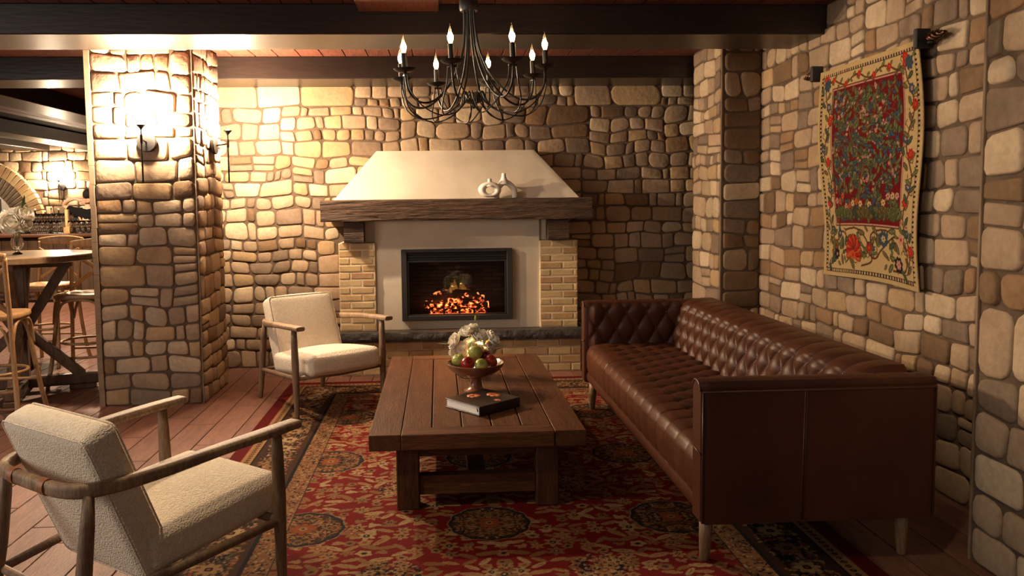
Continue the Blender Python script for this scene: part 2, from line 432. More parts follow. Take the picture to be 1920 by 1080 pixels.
# ------------------------------------------------------------------ room shell
fl = struct(B('floor', M['floorgap'], (-2.6, 8.5, -.03), (15.4, 14.8, .05), b=0.001))
rnd = random.Random(3); k = 0; pw, pl = .195, .95
FLOOR_V = []
rest = MB()
for i in range(-62, 15):
    x = i*pw; off = rnd.choice((0, .25, .5, .75))*pl+rnd.uniform(-.05, .05)
    for j in range(-1, 16):
        y = 1.4+j*pl+off
        y1 = min(y+pl-.006, 15.6)
        if y1-y < .1 or y > 15.6: continue
        if x > -1.1 and x+pw < 1.65 and y > 2.7 and y1 < 6.5: continue       # wholly under the rug
        near = (-3.9 < x < 2.6) and y < 7.6
        d = (pw-.006, y1-y, .02)
        if near:
            MB().box((0, 0, 0), d, .002).build('floor_plank', M['floor'], fl, smooth=False, loc=(x+pw/2, (y+y1)/2, -.0095))
        else: rest.box((x+pw/2, (y+y1)/2, -.0095), d, .002)
o = rest.build('floor_planks_beyond', M['floor'], fl, smooth=False); o['kind'] = 'stuff'; o.name = 'far_planking'

ce = struct(B('ceiling', M['beam'], (-2.6, 8.5, 2.83), (15.4, 14.8, .08), b=.001))
rest = MB()
for i in range(-30, 14):
    x = i*.19
    if x < -9.6 or x > 2.5: continue
    for (y0, y1) in ((1.6, 5.1), (5.6, 6.9)):
        if x > -3.6:
            MB().box((0, 0, 0), (.184, y1-y0-.004, .02), .003).build('ceiling_plank', M['ceilwood'], ce, smooth=False, loc=(x+.095, (y0+y1)/2, 2.779))
        else: rest.box((x+.095, (y0+y1)/2, 2.779), (.184, y1-y0-.004, .02), .003)
    rest.box((x+.095, 11.2, 2.779), (.184, 8.4, .02), .003)
o = rest.build('far_ceiling_planking', M['ceilwood'], ce, smooth=False); o['kind'] = 'stuff'
# dropped board of the ceiling in front of the first beam
struct(B('trim_1', M['ceilwood'], (-.225, 4.86, 2.742), (.50, .44, .05), b=.002))

def beam(c, d, m): return struct(B('ceiling_beam', m, c, d, b=.006))
beam((-1.7, 5.345, 2.675), (8.5, .50, .19), M['beam'])
beam((-1.75, 7.13, 2.675), (8.6, .49, .19), M['beam'])
beam((-4.32, 11.5, 2.675), (.44, 8.2, .19), M['beamy'])
beam((-6.36, 11.5, 2.675), (.52, 8.2, .19), M['beamy'])
beam((-7.62, 11.5, 2.675), (.60, 8.2, .19), M['beamy'])

PB = dict(tan=7, ochre=3, grey=2.0, brown=1.0, pale=2.6, rust=.3)
PR = dict(tan=5, ochre=1, grey=2.2, brown=1.0, pale=3.4, rust=1.4)
PK = dict(tan=6, ochre=2.0, grey=1.8, brown=.8, pale=3.2, rust=.7)
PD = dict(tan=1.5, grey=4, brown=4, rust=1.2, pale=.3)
wb = struct(B('wall_back', M['mortar'], (-.2, 7.46, 1.38), (5.5, .16, 2.78), b=.001))
stones(wb, (-2.95, 7.38, 0), (1, 0, 0), (0, 0, 1), 5.46, 2.60, PB, 11, holes=((2.12, 0, 4.13, 1.5), (2.45, 1.5, 3.78, 1.93)))
wr_ = struct(B('wall_right', M['mortar'], (2.63, 4.6, 1.38), (.16, 6.2, 2.78), b=.001))
stones(wr_, (2.55, 6.12, 0), (0, -1, 0), (0, 0, 1), 3.12, 2.77, PR, 23, nmax=300)
pr = struct(B('wall_right_pier', M['mortar'], (2.42, 2.45, 1.38), (.42, 1.3, 2.78), b=.001)); pr.name = 'wall_pier_right'
stones(pr, (2.21, 3.085, 0), (0, -1, 0), (0, 0, 1), 1.25, 2.77, dict(tan=5, pale=3, grey=3, brown=1, rust=1), 31, hgt=.18, asp=.9, height=.012)
B('corner_trim', M['trim'], (2.205, 3.093, 1.38), (.012, .014, 2.76), pr, b=.002)
# freestanding pillar on the left
pl_ = struct(B('wall_pillar_left', M['mortar'], (-2.195, 6.425, 1.38), (.76, .70, 2.78), b=.001))
stones(pl_, (-2.55, 6.075, 0), (1, 0, 0), (0, 0, 1), .73, 2.76, PK, 41)
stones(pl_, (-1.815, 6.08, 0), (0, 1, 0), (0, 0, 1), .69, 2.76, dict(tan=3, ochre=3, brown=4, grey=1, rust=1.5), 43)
B('corner_trim', M['trim'], (-1.812, 6.071, 1.38), (.007, .007, 2.76), pl_, b=.002)
rnd = random.Random(8); z = 0
while z < 2.7:
    hh = rnd.uniform(.10, .26); hh = min(hh, 2.76-z)
    MB().box((-2.57+rnd.uniform(-.003, .003), 6.075, z+hh/2), (.04, .03, hh-.001), .0015).build('edge_stone', M['edge'], pl_, smooth=False)
    z += hh
# corner pillar on the right
pc = struct(B('wall_pillar_corner', M['mortar'], (2.40, 6.455, 1.38), (.34, .69, 2.78), b=.001))
stones(pc, (2.23, 6.79, 0), (0, -1, 0), (0, 0, 1), .66, 2.76, dict(tan=5, pale=2, grey=2, ochre=1), 51)
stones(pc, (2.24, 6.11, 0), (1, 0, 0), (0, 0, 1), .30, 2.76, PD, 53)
B('corner_trim', M['trim'], (2.228, 6.112, 1.38), (.014, .012, 2.76), pc, b=.002)
B('corner_shadow_strip', M['black'], (2.553, 6.104, 1.38), (.02, .018, 2.76), pc, b=.002)  # black strip stands in for the shade line in this corner
# far wall of the bar
wf = struct(B('wall_far', M['mortar'], (-6.3, 15.6, 1.38), (8, .16, 2.78), b=.001))
AC = (-8.75, 1.14); AR = 1.32
stones(wf, (-9.3, 15.52, .95), (1, 0, 0), (0, 0, 1), 4.1, 1.8, dict(tan=4, ochre=3, pale=4, brown=1, grey=.6), 61, hgt=.19, joint=.012, height=.016,
       skip=lambda u, v: math.hypot(u-9.3-AC[0], v+.95-AC[1]) < AR+.02)
wl = struct(B('wall_left', M['plaster'], (-10.2, 8.6, 1.38), (.16, 14.2, 2.78), b=.001))

# brick arch in the far wall
ar = T('brick_arch', 'arched niche ringed in pale brick on the far wall behind the bar', 'arch', (AC[0], 15.5, AC[1]))
for k in range(34):
    a = -8+k*5.0
    if a > 178: break
    q = MB(); q.X = Matrix.Rotation(-math.radians(a), 4, 'Y')
    q.box((AR-.12, -.03, 0), (.23, .12, .095), .006); q.build('brick', BR[k % 4], ar, smooth=False)
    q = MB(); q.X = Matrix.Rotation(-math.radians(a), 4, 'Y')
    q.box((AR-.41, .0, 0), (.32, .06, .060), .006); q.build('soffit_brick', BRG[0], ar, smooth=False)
def disc(r, y, z0, n=28):
    q = MB(); vs = [(r*math.cos(pi*i/n), y, r*math.sin(pi*i/n)) for i in range(n+1)]+[(-r, y, z0), (r, y, z0)]
    vs2 = [(x, y+.02, z) for x, _, z in vs]; m = len(vs)
    q.add(vs+vs2, [tuple(range(m)), tuple(range(m, 2*m))[::-1]]+[(i, i+m, (i+1) % m+m, (i+1) % m) for i in range(m)]); return q
disc(AR-.16, .012, -.2).build('arch_backing', M['mortar_pale'], ar, smooth=False)
disc(AR-.56, -.01, -.2).build('niche_panel', M['cream_panel'], ar, smooth=False)
B('niche_shelf', M['barcounter'], (.45, -.14, .10), (1.0, .22, .03), ar)
B('niche_mirror', M['blackmatte'], (.30, -.05, .33), (.42, .03, .42), ar)

# ------------------------------------------------------------------ fireplace
fp = T('fireplace', 'cream plaster fireplace with tapered hood, rough wood mantel and brick piers', 'fireplace', (.19, 6.9, 0))
def FX(x): return x-.19
def FY(y): return y-6.9
hb = B('hearth_base', M['mortar_pale'], (FX(.19), FY(7.147), .148), (2.134, .464, .296), fp, b=.002)
hb2 = hb
BP = hb
bricks(hb, FX(-.88), FX(1.26), .004, .296, FY(6.905), seed=5, bh=.073)
def slab():
    q = MB(); x0, x1, y0, y1 = FX(-.91), FX(1.285), FY(6.86), FY(7.36); n = 70; rings = []
    for i in range(n+1):
        x = x0+(x1-x0)*i/n
        f = lambda s: .012*noise.noise(Vector((x*9, s*3, 1)))+.006*noise.noise(Vector((x*30, s*5, 4)))
        rings.append([(x, y1, .300), (x, y0+.012+f(1), .300), (x, y0+f(2), .33), (x, y0+.006+f(3), .36), (x, y0+.014+f(4)*.6, .384), (x, y0+.03, .3875), (x, y1, .388)])
    q.loft(rings); return q
q = slab(); o = q.build('hearth_slab', [M['slate'], M['slatetop']], fp, auto=40)
for p in o.data.polygons:
    if p.normal.z > .8: p.material_index = 1
def pierb(x0, x1, nm, sd):
    p = B(nm, M['mortar_pale'], ((FX(x0)+FX(x1))/2, FY(7.18), .388+.39), (x1-x0-.006, .38, .78), fp, b=.002)
    bricks(p, FX(x0), FX(x1), .390, 1.172, FY(6.985), seed=sd, bl=.205)
    return p
pierb(-.88, -.555, 'brick_pier', 71); pierb(.90, 1.245, 'brick_pier', 75)
# plaster panel around the firebox (four boards leave the opening)
x0, x1, z0, z1 = FX(-.325), FX(.65), .475, 1.10
q = MB()
for c, d in ((((FX(-.56)+x0)/2, FY(7.15), .388+.50), (x0-FX(-.56), .26, 1.0)), (((FX(.905)+x1)/2, FY(7.15), .388+.50), (FX(.905)-x1, .26, 1.0)),
             (((x0+x1)/2, FY(7.15), (z1+1.388)/2), (x1-x0+.002, .26, 1.388-z1)), (((x0+x1)/2, FY(7.15), (z0+.388)/2), (x1-x0+.002, .26, z0-.388))):
    q.box(c, d, .001)
for a_, b_ in ((-.66, -.559), (.904, .985)): q.box((FX((a_+b_)/2), FY(7.17), 1.281), (b_-a_, .26, .215), .001)
q.build('plaster_surround', M['plaster'], fp, smooth=False)
# hood
def hood():
    q = MB(); b = [(FX(-.905), FY(6.97)), (FX(1.255), FY(6.97)), (FX(1.255), FY(7.38)), (FX(-.905), FY(7.38))]
    t = [(FX(-.545), FY(7.22)), (FX(.885), FY(7.22)), (FX(.885), FY(7.38)), (FX(-.545), FY(7.38))]
    zb, zt = 1.548, 1.985; n = 18; rings = []
    for i in range(n+1):
        f = i/n; c = [(b[k][0]+(t[k][0]-b[k][0])*f, b[k][1]+(t[k][1]-b[k][1])*f, zb+(zt-zb)*f) for k in range(4)]; ring = []
        for k in range(4):
            a, d = Vector(c[k]), Vector(c[(k+1) % 4]); m = 60 if k == 0 else 8
            for j in range(m):
                p = a.lerp(d, j/m)
                if k == 0 and 0 < j:
                    v = noise.ridged_multi_fractal(Vector((p.x*2.3, p.z*2.3, 3)), 1, 2.2, 3, 1, 2)
                    p.y -= .004*v+.004*noise.noise(Vector((p.x*4, 0, p.z*6)))
                ring.append(p)
        rings.append(ring)
    return q.loft(rings)
hood().build('plaster_hood', M['plaster'], fp, auto=35)
def rough_beam(x0, x1, y0, y1, z0, z1, n=90, amp=.007, sd=0):
    q = MB(); rings = []
    for i in range(n+1):
        x = x0+(x1-x0)*i/n; ring = []
        P = [(y0, z0), (y0, z1), (y1, z1), (y1, z0)]
        for k in range(4):
            a, b = P[k], P[(k+1) % 4]; m = 14 if k == 0 else 5
            for j in range(m):
                f = j/m; y = a[0]+(b[0]-a[0])*f; z = a[1]+(b[1]-a[1])*f
                dn = amp*noise.noise(Vector((x*3, z*55+y*30, sd)))+amp*.6*noise.noise(Vector((x*14, z*90, sd+2)))
                e = .006 if j == 0 else 0
                if k == 0: ring.append((x, y+dn+e, z+(dn*.5)))
                elif k == 1: ring.append((x, y+e*.5, z+dn*.35-e))
                else: ring.append((x, y, z+(dn*.6 if k == 3 else 0)))
        rings.append(ring)
    return q.loft(rings)
rough_beam(FX(-1.005), FX(1.347), FY(6.84), FY(7.34), 1.362, 1.548).build('mantel_beam', M['mantel'], fp, auto=50)
for xa, xb in ((-.815, -.645), (.965, 1.15)):
    rough_beam(FX(xa), FX(xb), FY(6.885), FY(7.3), 1.178, 1.36, n=12, amp=.004, sd=xa*9).build('corbel', M['mantel'], fp, auto=50)
# electric insert
ins = T('fireplace_insert', 'black framed glass fireplace insert with glowing logs in cream surround', 'fireplace insert', (.1625, 7.0, .47))
W_, H_ = .985, .636
def fbox(nm, m, x0, x1, y0, y1, z0, z1, parent=ins, b=.003):
    return B(nm, m, ((x0+x1)/2, (y0+y1)/2, (z0+z1)/2), (x1-x0, y1-y0, z1-z0), parent, b=b)
hw = W_/2
q = MB()
for (a, b_, c, d) in ((-hw, -hw+.05, 0, H_), (hw-.05, hw, 0, H_), (-hw+.05, hw-.05, 0, .045), (-hw+.05, hw-.05, H_-.03, H_)):
    q.box(((a+b_)/2, -.005, (c+d)/2), (b_-a, .05, d-c), .004)
q.build('outer_frame', M['blackmatte'], ins, smooth=False)
q = MB()
for (a, b_, c, d) in ((-hw+.05, -hw+.066, .045, H_-.115), (hw-.066, hw-.05, .045, H_-.115), (-hw+.05, hw-.05, H_-.118, H_-.10), (-hw+.05, hw-.05, .045, .055)):
    q.box(((a+b_)/2, 0, (c+d)/2), (b_-a, .03, d-c), .002)
q.build('inner_frame', M['black'], ins, smooth=False)
vg = fbox('air_vent', M['firebox'], -hw+.05, hw-.05, .0, .02, H_-.10, H_-.03)
for k in range(3): fbox('vent_louvre', M['black'], -hw+.05, hw-.05, -.012, .004, H_-.092+k*.022, H_-.083+k*.022, parent=vg, b=.001)
q = MB(); D = .24
q.box((0, D, .3), (.94, .012, .56), .001); q.box((-.45, D/2, .3), (.012, D, .56), .001); q.box((.45, D/2, .3), (.012, D, .56), .001)
q.box((0, D/2, .03), (.94, D, .012), .001); q.box((0, D/2, .55), (.94, D, .012), .001)
fbk = q.build('firebox_lining', M['firebox'], ins, smooth=False)
bm_dark = [mat('firebox_brick_%d' % i, c, .9, tuple(x*.6 for x in c), scale=12, bump=.002, bscale=50, rand=.2) for i, c in enumerate(((.085, .045, .028), (.06, .035, .024), (.07, .032, .02), (.05, .03, .022)))]
bricks(fbk, -.44, .44, .05, .54, D-.02, bl=.17, bh=.035, jt=.005, dep=.014, seed=9, mats=bm_dark, name='firebox_brick')
# ember bed and logs
def ember_mat(name, s, sc=30, lo=.48):
    m = bpy.data.materials.new(name); nt, b = nodes(m); L = nt.links
    tc = nt.nodes.new('ShaderNodeTexCoord'); n = nt.nodes.new('ShaderNodeTexNoise'); n.inputs['Scale'].default_value = sc; n.inputs['Detail'].default_value = 4
    L.new(tc.outputs['Object'], n.inputs['Vector'])
    r = nt.nodes.new('ShaderNodeValToRGB'); e = r.color_ramp.elements
    e[0].position = lo; e[0].color = (.0, .0, .0, 1); e[1].position = .66; e[1].color = (1, .42, .11, 1)
    k = r.color_ramp.elements.new((lo+.66)/2-.01); k.color = (.6, .06, .012, 1)
    L.new(n.outputs['Fac'], r.inputs['Fac']); L.new(r.outputs[0], b.inputs['Emission Color'])
    b.inputs['Emission Strength'].default_value = s; b.inputs['Base Color'].default_value = (.05, .018, .01, 1); b.inputs['Roughness'].default_value = .9
    return m
M['ember'] = ember_mat('glowing_embers', 2.2, 40, .47); M['emberlog'] = ember_mat('burning_log', 1.5, 22, .58); M['emberlog2'] = ember_mat('hot_log_underside', 2.8, 30, .50)
M['flame'] = bpy.data.materials.new('flame'); nt, b = nodes(M['flame'])
b.inputs['Emission Color'].default_value = (1, .42, .08, 1); b.inputs['Emission Strength'].default_value = .8; b.inputs['Alpha'].default_value = .085; b.inputs['Base Color'].default_value = (.3, .1, .02, 1)
rnd = random.Random(5)
def lump(c, r, sd, n=6):
    vs = []; q = MB()
    rings = []
    for i in range(1, n):
        a = pi*i/n; ring = []
        for j in range(8):
            p = 2*pi*j/8; d = Vector((math.sin(a)*math.cos(p), math.sin(a)*math.sin(p), math.cos(a)))
            k = 1+.35*noise.noise(d*1.7+Vector((sd, 0, 0)))
            ring.append((c[0]+d.x*r[0]*k, c[1]+d.y*r[1]*k, c[2]+d.z*r[2]*k))
        rings.append(ring)
    return q.loft(rings)
for k in range(24):
    lump((rnd.uniform(-.24, .24), rnd.uniform(.05, .15), rnd.uniform(.045, .065)), (rnd.uniform(.018, .034), .02, rnd.uniform(.012, .026)), k*3.3).build('ember', M['ember'], ins)
def log(a, b_, r, m, nm='log', sd=0, n=14):
    a, b_ = Vector(a), Vector(b_); q = MB(); pts = []; rs = []
    for i in range(n+1):
        f = i/n; p = a.lerp(b_, f); p.z += .012*math.sin(f*5+sd); p.y += .01*noise.noise(Vector((f*3, sd, 0))); pts.append(p)
        rs.append(r*(1+.16*noise.noise(Vector((f*5, sd, 2)))))
    q.tube(pts, rs, 12, cap=False); n12 = 12; q.mi = 1
    N_ = len(pts)*n12
    q.f.append(tuple(range(n12))[::-1]); q.m.append(1); q.f.append(tuple(N_-n12+j for j in range(n12))); q.m.append(1)
    for i, v in enumerate(q.v):
        k = 1; w_ = noise.noise(Vector(v)*26)*.006; q.v[i] = (v[0], v[1]+w_, v[2]+w_)
    return q.build(nm, [m, M['logend']], ins, auto=50)
log((-.30, .14, .115), (.29, .12, .118), .033, M['emberlog2'], sd=1)
log((-.26, .075, .108), (-.06, .05, .135), .028, M['emberlog2'], sd=2)
log((.10, .06, .125), (.27, .07, .11), .03, M['emberlog2'], sd=3)
log((-.24, .15, .215), (-.08, .11, .225), .026, M['emberlog'], sd=4)
log((-.22, .12, .17), (-.02, .13, .205), .027, M['bark'], sd=5)
log((-.04, .13, .225), (.25, .13, .195), .033, M['emberlog'], sd=6)
log((-.16, .05, .15), (.06, .07, .19), .021, M['emberlog2'], sd=7)
log((.0, .05, .13), (.22, .09, .165), .023, M['emberlog2'], sd=8)
for (x, z) in ((-.12, .05), (.02, .05), (.15, .05)): fbox('grate_bar', M['black'], x-.009, x+.009, .02, .045, z-.01, z+.05)
fbox('ember_strip', emit('red_glow_strip', (1, .10, .03), 2.2), -.25, .25, .022, .03, .047, .056, b=.001)
for k, (x, h) in enumerate(((-.06, .08), (-.045, .12), (-.02, .15), (-.005, .10), (.04, .13), (.06, .11), (.08, .08), (.11, .06))):
    q = MB(); q.lathe([(.010, 0), (.024, h*.2), (.022, h*.5), (.012, h*.8), (.001, h)], 10, (x, .16, .20)); q.build('flame', M['flame'], ins)
gl = MB().box((0, .012, .29), (W_-.10, .004, .49), .0005).build('glass_front', glass('insert_glass', (.9, .85, .8), 0, 1.3), ins, smooth=False)

# ------------------------------------------------------------------ ceramic vases on the mantel
def ring_vase(nm, lab, loc, outline, hole, neck, th_, rz=0):
    """flattened ring body (outline/hole radii), tapering neck"""
    t = T(nm, lab, 'vase', loc, rz); q = MB(); (ro, rzv, cz) = outline; n = 40; m = 14; rings = []
    (hi, hz, hcz) = hole
    for i in range(n):
        a = 2*pi*i/n; o_ = Vector((ro*math.cos(a), 0, cz+rzv*math.sin(a)))
        if o_.z < .004: o_.z = .004
        i_ = Vector((hi*math.cos(a), 0, hcz+hz*math.sin(a))); c = (o_+i_)/2; d = (o_-i_); L_ = d.length/2; d.normalize()
        rings.append([c+d*(L_*math.cos(2*pi*j/m))+Vector((0, th_*math.sin(2*pi*j/m), 0)) for j in range(m)])
    q.loft(rings, closed=True)
    q.build('vase_body', M['white_ceramic'], t)
    q = MB(); q.tube([(neck[0]+f*neck[5]*0, 0, neck[1]+(neck[2]-neck[1])*f) for f in [k/7 for k in range(8)]],
                     [neck[3]+(neck[4]-neck[3])*((1-k/7)**2.2) for k in range(8)], 16, cap=False)
    r = neck[3]; q.tube([(neck[0], 0, neck[2]), (neck[0], 0, neck[2]+.003), (neck[0], 0, neck[2]-.03)], [r, r*.78, r*.7], 16, cap=True)
    q.build('vase_neck', M['white_ceramic'], t); return t
ring_vase('ring_vase', 'low white ceramic vase with round hole at left of mantel pair', (.455, 6.880, 1.5505), (.102, .070, .072), (.034, .030, .068), (0, .10, .166, .017, .05, 0), .034, .08)
def arch_vase():
    t = T('arch_vase', 'taller white ceramic vase with arched legs behind the ring vase', 'vase', (.595, 6.935, 1.5505), .05)
    q = MB(); pts = bez([(-.078, 0, 0), (-.070, 0, .07), (-.035, 0, .122), (0, 0, .135), (.038, 0, .118), (.078, 0, .07), (.085, 0, 0)], 8)
    q.sweep(pts, .055, .052, 14, 2.2)
    q.X = None
    q.build('vase_body', M['white_ceramic'], t)
    q = MB(); q.tube([(-.012, 0, .12+.095*k/8) for k in range(9)], [.018+.042*(1-k/8)**2.2 for k in range(9)], 16, cap=True); q.build('vase_neck', M['white_ceramic'], t)
arch_vase()

# ------------------------------------------------------------------ painting patterns into colour attributes
class Canvas:
    def __init__(s, w, h, res, bg):
        s.res = res; s.nx = int(w/res)+1; s.ny = int(h/res)+1; s.w = w; s.h = h
        s.a = np.empty((s.ny, s.nx, 3)); s.a[:] = bg
    def win(s, x0, x1, y0, y1):
        i0 = max(0, int(x0/s.res)); i1 = min(s.nx, int(x1/s.res)+2); j0 = max(0, int(y0/s.res)); j1 = min(s.ny, int(y1/s.res)+2)
        if i0 >= i1 or j0 >= j1: return None
        X, Y = np.meshgrid(np.arange(i0, i1)*s.res, np.arange(j0, j1)*s.res); return X, Y, s.a[j0:j1, i0:i1]
    def ell(s, x, y, a, b, an, col, wob=0):
        r = max(a, b)*1.2; w_ = s.win(x-r, x+r, y-r, y+r)
        if w_ is None: return
        X, Y, A = w_; c, n = math.cos(an), math.sin(an); u = (X-x)*c+(Y-y)*n; v = -(X-x)*n+(Y-y)*c
        d = (u/a)**2+(v/b)**2
        if wob: d = d*(1+wob*np.sin(np.arctan2(v/b, u/a)*5))
        k = d < 1; A[k] = col
    def rect(s, x0, x1, y0, y1, col):
        w_ = s.win(x0, x1, y0, y1)
        if w_ is None: return
        X, Y, A = w_; k = (X >= x0) & (X <= x1) & (Y >= y0) & (Y <= y1); A[k] = col
    def line(s, pts, wd, col):
        for (x0, y0), (x1, y1) in zip(pts, pts[1:]):
            w_ = s.win(min(x0, x1)-wd, max(x0, x1)+wd, min(y0, y1)-wd, max(y0, y1)+wd)
            if w_ is None: continue
            X, Y, A = w_; dx, dy = x1-x0, y1-y0; L2 = dx*dx+dy*dy+1e-12
            t = np.clip(((X-x0)*dx+(Y-y0)*dy)/L2, 0, 1); d = (X-x0-t*dx)**2+(Y-y0-t*dy)**2; A[d < wd*wd/4] = col
    def sheet(s, name, m, fn, thick, parent=None, back=False):
        """a grid sheet with a closed rim and underside; fn(X,Y,Z0) -> world/local coordinates"""
        X, Y = np.meshgrid(np.linspace(0, s.w, s.nx), np.linspace(0, s.h, s.ny)); P = fn(X, Y, 0.0).reshape(-1, 3); nx, ny = s.nx, s.ny
        idx = np.arange(nx*ny).reshape(ny, nx)
        Q = np.stack([idx[:-1, :-1], idx[:-1, 1:], idx[1:, 1:], idx[1:, :-1]], -1).reshape(-1, 4)
        rim = np.concatenate([idx[0, :], idx[1:, -1], idx[-1, -2::-1], idx[-2:0:-1, 0]])
        flat = fn(X, Y, -thick).reshape(-1, 3)[rim]; n0 = len(P); k = len(rim)
        V_ = np.concatenate([P, flat]); r2 = np.arange(k)+n0
        Q2 = np.stack([rim, r2, np.roll(r2, -1), np.roll(rim, -1)], -1)
        me = bpy.data.meshes.new(name); QQ = np.concatenate([Q, Q2]).astype(np.int32); nq = len(QQ)
        me.vertices.add(len(V_)); me.vertices.foreach_set('co', V_.astype(np.float32).ravel())
        if back: k = 0; r2 = r2[:0]; me.loops.add(nq*4); me.loops.foreach_set('vertex_index', QQ.ravel())
        else: me.loops.add(nq*4+k); me.loops.foreach_set('vertex_index', np.concatenate([QQ.ravel(), r2[::-1].astype(np.int32)]))
        if back: nq -= 1
        me.polygons.add(nq+1); me.polygons.foreach_set('loop_start', np.concatenate([np.arange(nq)*4, [nq*4]]).astype(np.int32))
        me.update(calc_edges=True)
        ca = me.color_attributes.new('col', 'FLOAT_COLOR', 'POINT'); C_ = np.ones((len(V_), 4), np.float32)
        C_[:n0, :3] = s.a.reshape(-1, 3); C_[n0:, :3] = s.a.reshape(-1, 3)[rim]
        ca.data.foreach_set('color', C_.ravel())
        me.polygons.foreach_set('use_smooth', np.ones(nq+1, bool)); me.materials.append(m); me.validate()
        o = bpy.data.objects.new(name, me); COL.objects.link(o)
        if parent: o.parent = parent
        return o
# ---- rug: x -1.26..1.78, y 2.45..6.66
RX0, RY0, RW, RH = -1.265, 2.40, 3.045, 4.27
RED = srgb(150, 24, 20); RED2 = srgb(120, 16, 16); TAN = srgb(196, 150, 100); SAND = srgb(170, 124, 80); CRM = srgb(214, 178, 128)
INK = srgb(28, 22, 26); NVY = srgb(36, 42, 58); RST = srgb(176, 92, 48); BRN = srgb(84, 52, 34); OLV = srgb(110, 92, 56)
cv = Canvas(RW, RH, .005, RED)
rnd = random.Random(21)
cv.a *= (1+.22*(RNG.random((cv.ny, cv.nx, 1))-.5))
BWD = .545
def bloom(x, y, r, cols, n=6, a0=0):
    for k in range(n):
        a = a0+2*pi*k/n; cv.ell(x+math.cos(a)*r*.6, y+math.sin(a)*r*.6, r*.48, r*.26, a, cols[0])
    cv.ell(x, y, r*.34, r*.34, 0, cols[1]); cv.ell(x, y, r*.15, r*.15, 0, cols[2])
fx0, fx1, fy0, fy1 = BWD, RW-BWD, BWD, RH-BWD; midx = RW/2
def both(fn):
    fn(1); fn(-1)
# scattered leaves and florets, mirrored left/right
cells = []
yy = fy0
while yy < fy1:
    xx = 0
    while xx < midx-BWD+.05:
        jx, jy = xx+rnd.uniform(-.015, .015), yy+rnd.uniform(-.014, .014); kind = rnd.random(); an = rnd.uniform(-.9, .9); s_ = rnd.uniform(1.05, 1.6)
        c = rnd.choice((TAN, SAND, CRM, TAN, SAND)); c2 = rnd.choice((INK, RST, BRN))
        for sg in (1, -1):
            x = midx+sg*jx; a = an*sg
            if kind < .42: cv.ell(x, jy, .034*s_, .0115*s_, a, c); cv.ell(x+sg*.004, jy+.002, .016*s_, .003, a, rnd.choice((SAND, RST)))
            elif kind < .62: bloom(x, jy, .030*s_, (c, c2, CRM), 6, a)
            elif kind < .76: cv.ell(x, jy, .022*s_, .018*s_, a, c, .25); cv.ell(x, jy, .009*s_, .007*s_, a, c2)
            elif kind < .90:
                for q in (-1, 0, 1): cv.ell(x+sg*.012*q, jy+.010*abs(q), .017*s_, .0075*s_, a+q*.8, c)
            else: cv.line([(x-.02, jy), (x, jy+.012*sg), (x+.02, jy)], .004, BRN)
        xx += .074
    yy += .056
def speckle(cx_, cy_, r, n, cols, sx=1.0, rim=None, bg=None):
    if bg is not None: cv.ell(cx_, cy_, r*sx, r, 0, bg, .02)
    for k in range(n):
        a = rnd.uniform(0, 2*pi); q = r*.93*math.sqrt(rnd.random()); x, y = q*math.cos(a)*sx, q*math.sin(a)
        c = rnd.choice(cols); t = rnd.uniform(0, pi); e = rnd.uniform(.006, .014)
        for u_ in (1, -1):
            for v_ in (1, -1): cv.ell(cx_+u_*x, cy_+v_*y, e, e*.5, t*u_*v_, c)
    if rim is not None:
        pts = [(cx_+r*sx*math.cos(t*pi/24)*(1+.025*math.cos(t*pi/2)), cy_+r*math.sin(t*pi/24)*(1+.025*math.cos(t*pi/2))) for t in range(49)]
        cv.line(pts, .014, rim[0]); cv.line([(cx_+(p-cx_)*1.05, cy_+(q-cy_)*1.05) for p, q in pts], .005, rim[1])
for j in range(-1, 6):
    for i in range(-2, 3):
        x, y = .22-RX0+i*.87, 3.62-RY0+(j-1)*.96
        speckle(x, y, .185, 190, (TAN, SAND, INK, RST, SAND, BRN, OLV), 1.0, (NVY, TAN), BRN)
        bloom(x, y, .06, (RST, TAN, INK), 8)
        x, y = x+.435, y+.48
        speckle(x, y, .12, 60, (INK, CRM, TAN, INK, NVY, RST), 1.15)
        for k in range(8): bloom(x+rnd.uniform(-.1, .1), y+rnd.uniform(-.1, .1), .026, (rnd.choice((CRM, TAN)), INK, RST), 6)
# border bands
def band(d0, d1, bg, fn, step):
    for (x0, x1, y0, y1) in ((d0, d1, d0, RH-d0), (RW-d1, RW-d0, d0, RH-d0), (d0, RW-d0, d0, d1), (d0, RW-d0, RH-d1, RH-d0)): cv.rect(x0, x1, y0, y1, bg)
    m = (d0+d1)/2; t = d0
    while t < RH-d0:
        fn(m, t, 0); fn(RW-m, t, 0); t += step
    t = d0
    while t < RW-d0:
        fn(t, m, 1); fn(t, RH-m, 1); t += step
def main_b(x, y, h):
    for k in range(34):
        e = rnd.uniform(.006, .019); p, q = rnd.uniform(-.095, .095), rnd.uniform(-.05, .05)
        if h: p, q = q, p
        cv.ell(x+p, y+q, e, e*.45, rnd.uniform(0, pi), rnd.choice((TAN, SAND, CRM, SAND, INK, NVY, RST, OLV, TAN, BRN)))
def main_f(x, y, h): bloom(x, y, .055, (rnd.choice((TAN, CRM, SAND)), INK, RST), 8)
def small(x, y, h): bloom(x, y, .022, (TAN, INK, RST), 5); cv.ell(x+(.03 if h else 0), y+(0 if h else .03), .012, .006, 1, SAND)
band(.43, BWD, SAND, lambda x, y, h: [cv.ell(x+rnd.uniform(-.05, .05), y+rnd.uniform(-.02, .02), rnd.uniform(.005, .012), .0045, rnd.uniform(0, 3), rnd.choice((INK, BRN, RST, CRM, RED2))) for _ in range(12)], .03)
band(.155, .42, BRN, main_b, .045); band(.155, .42, (0, 0, 0), lambda *a: None, 9) if False else None
t = .2
band_cols = None
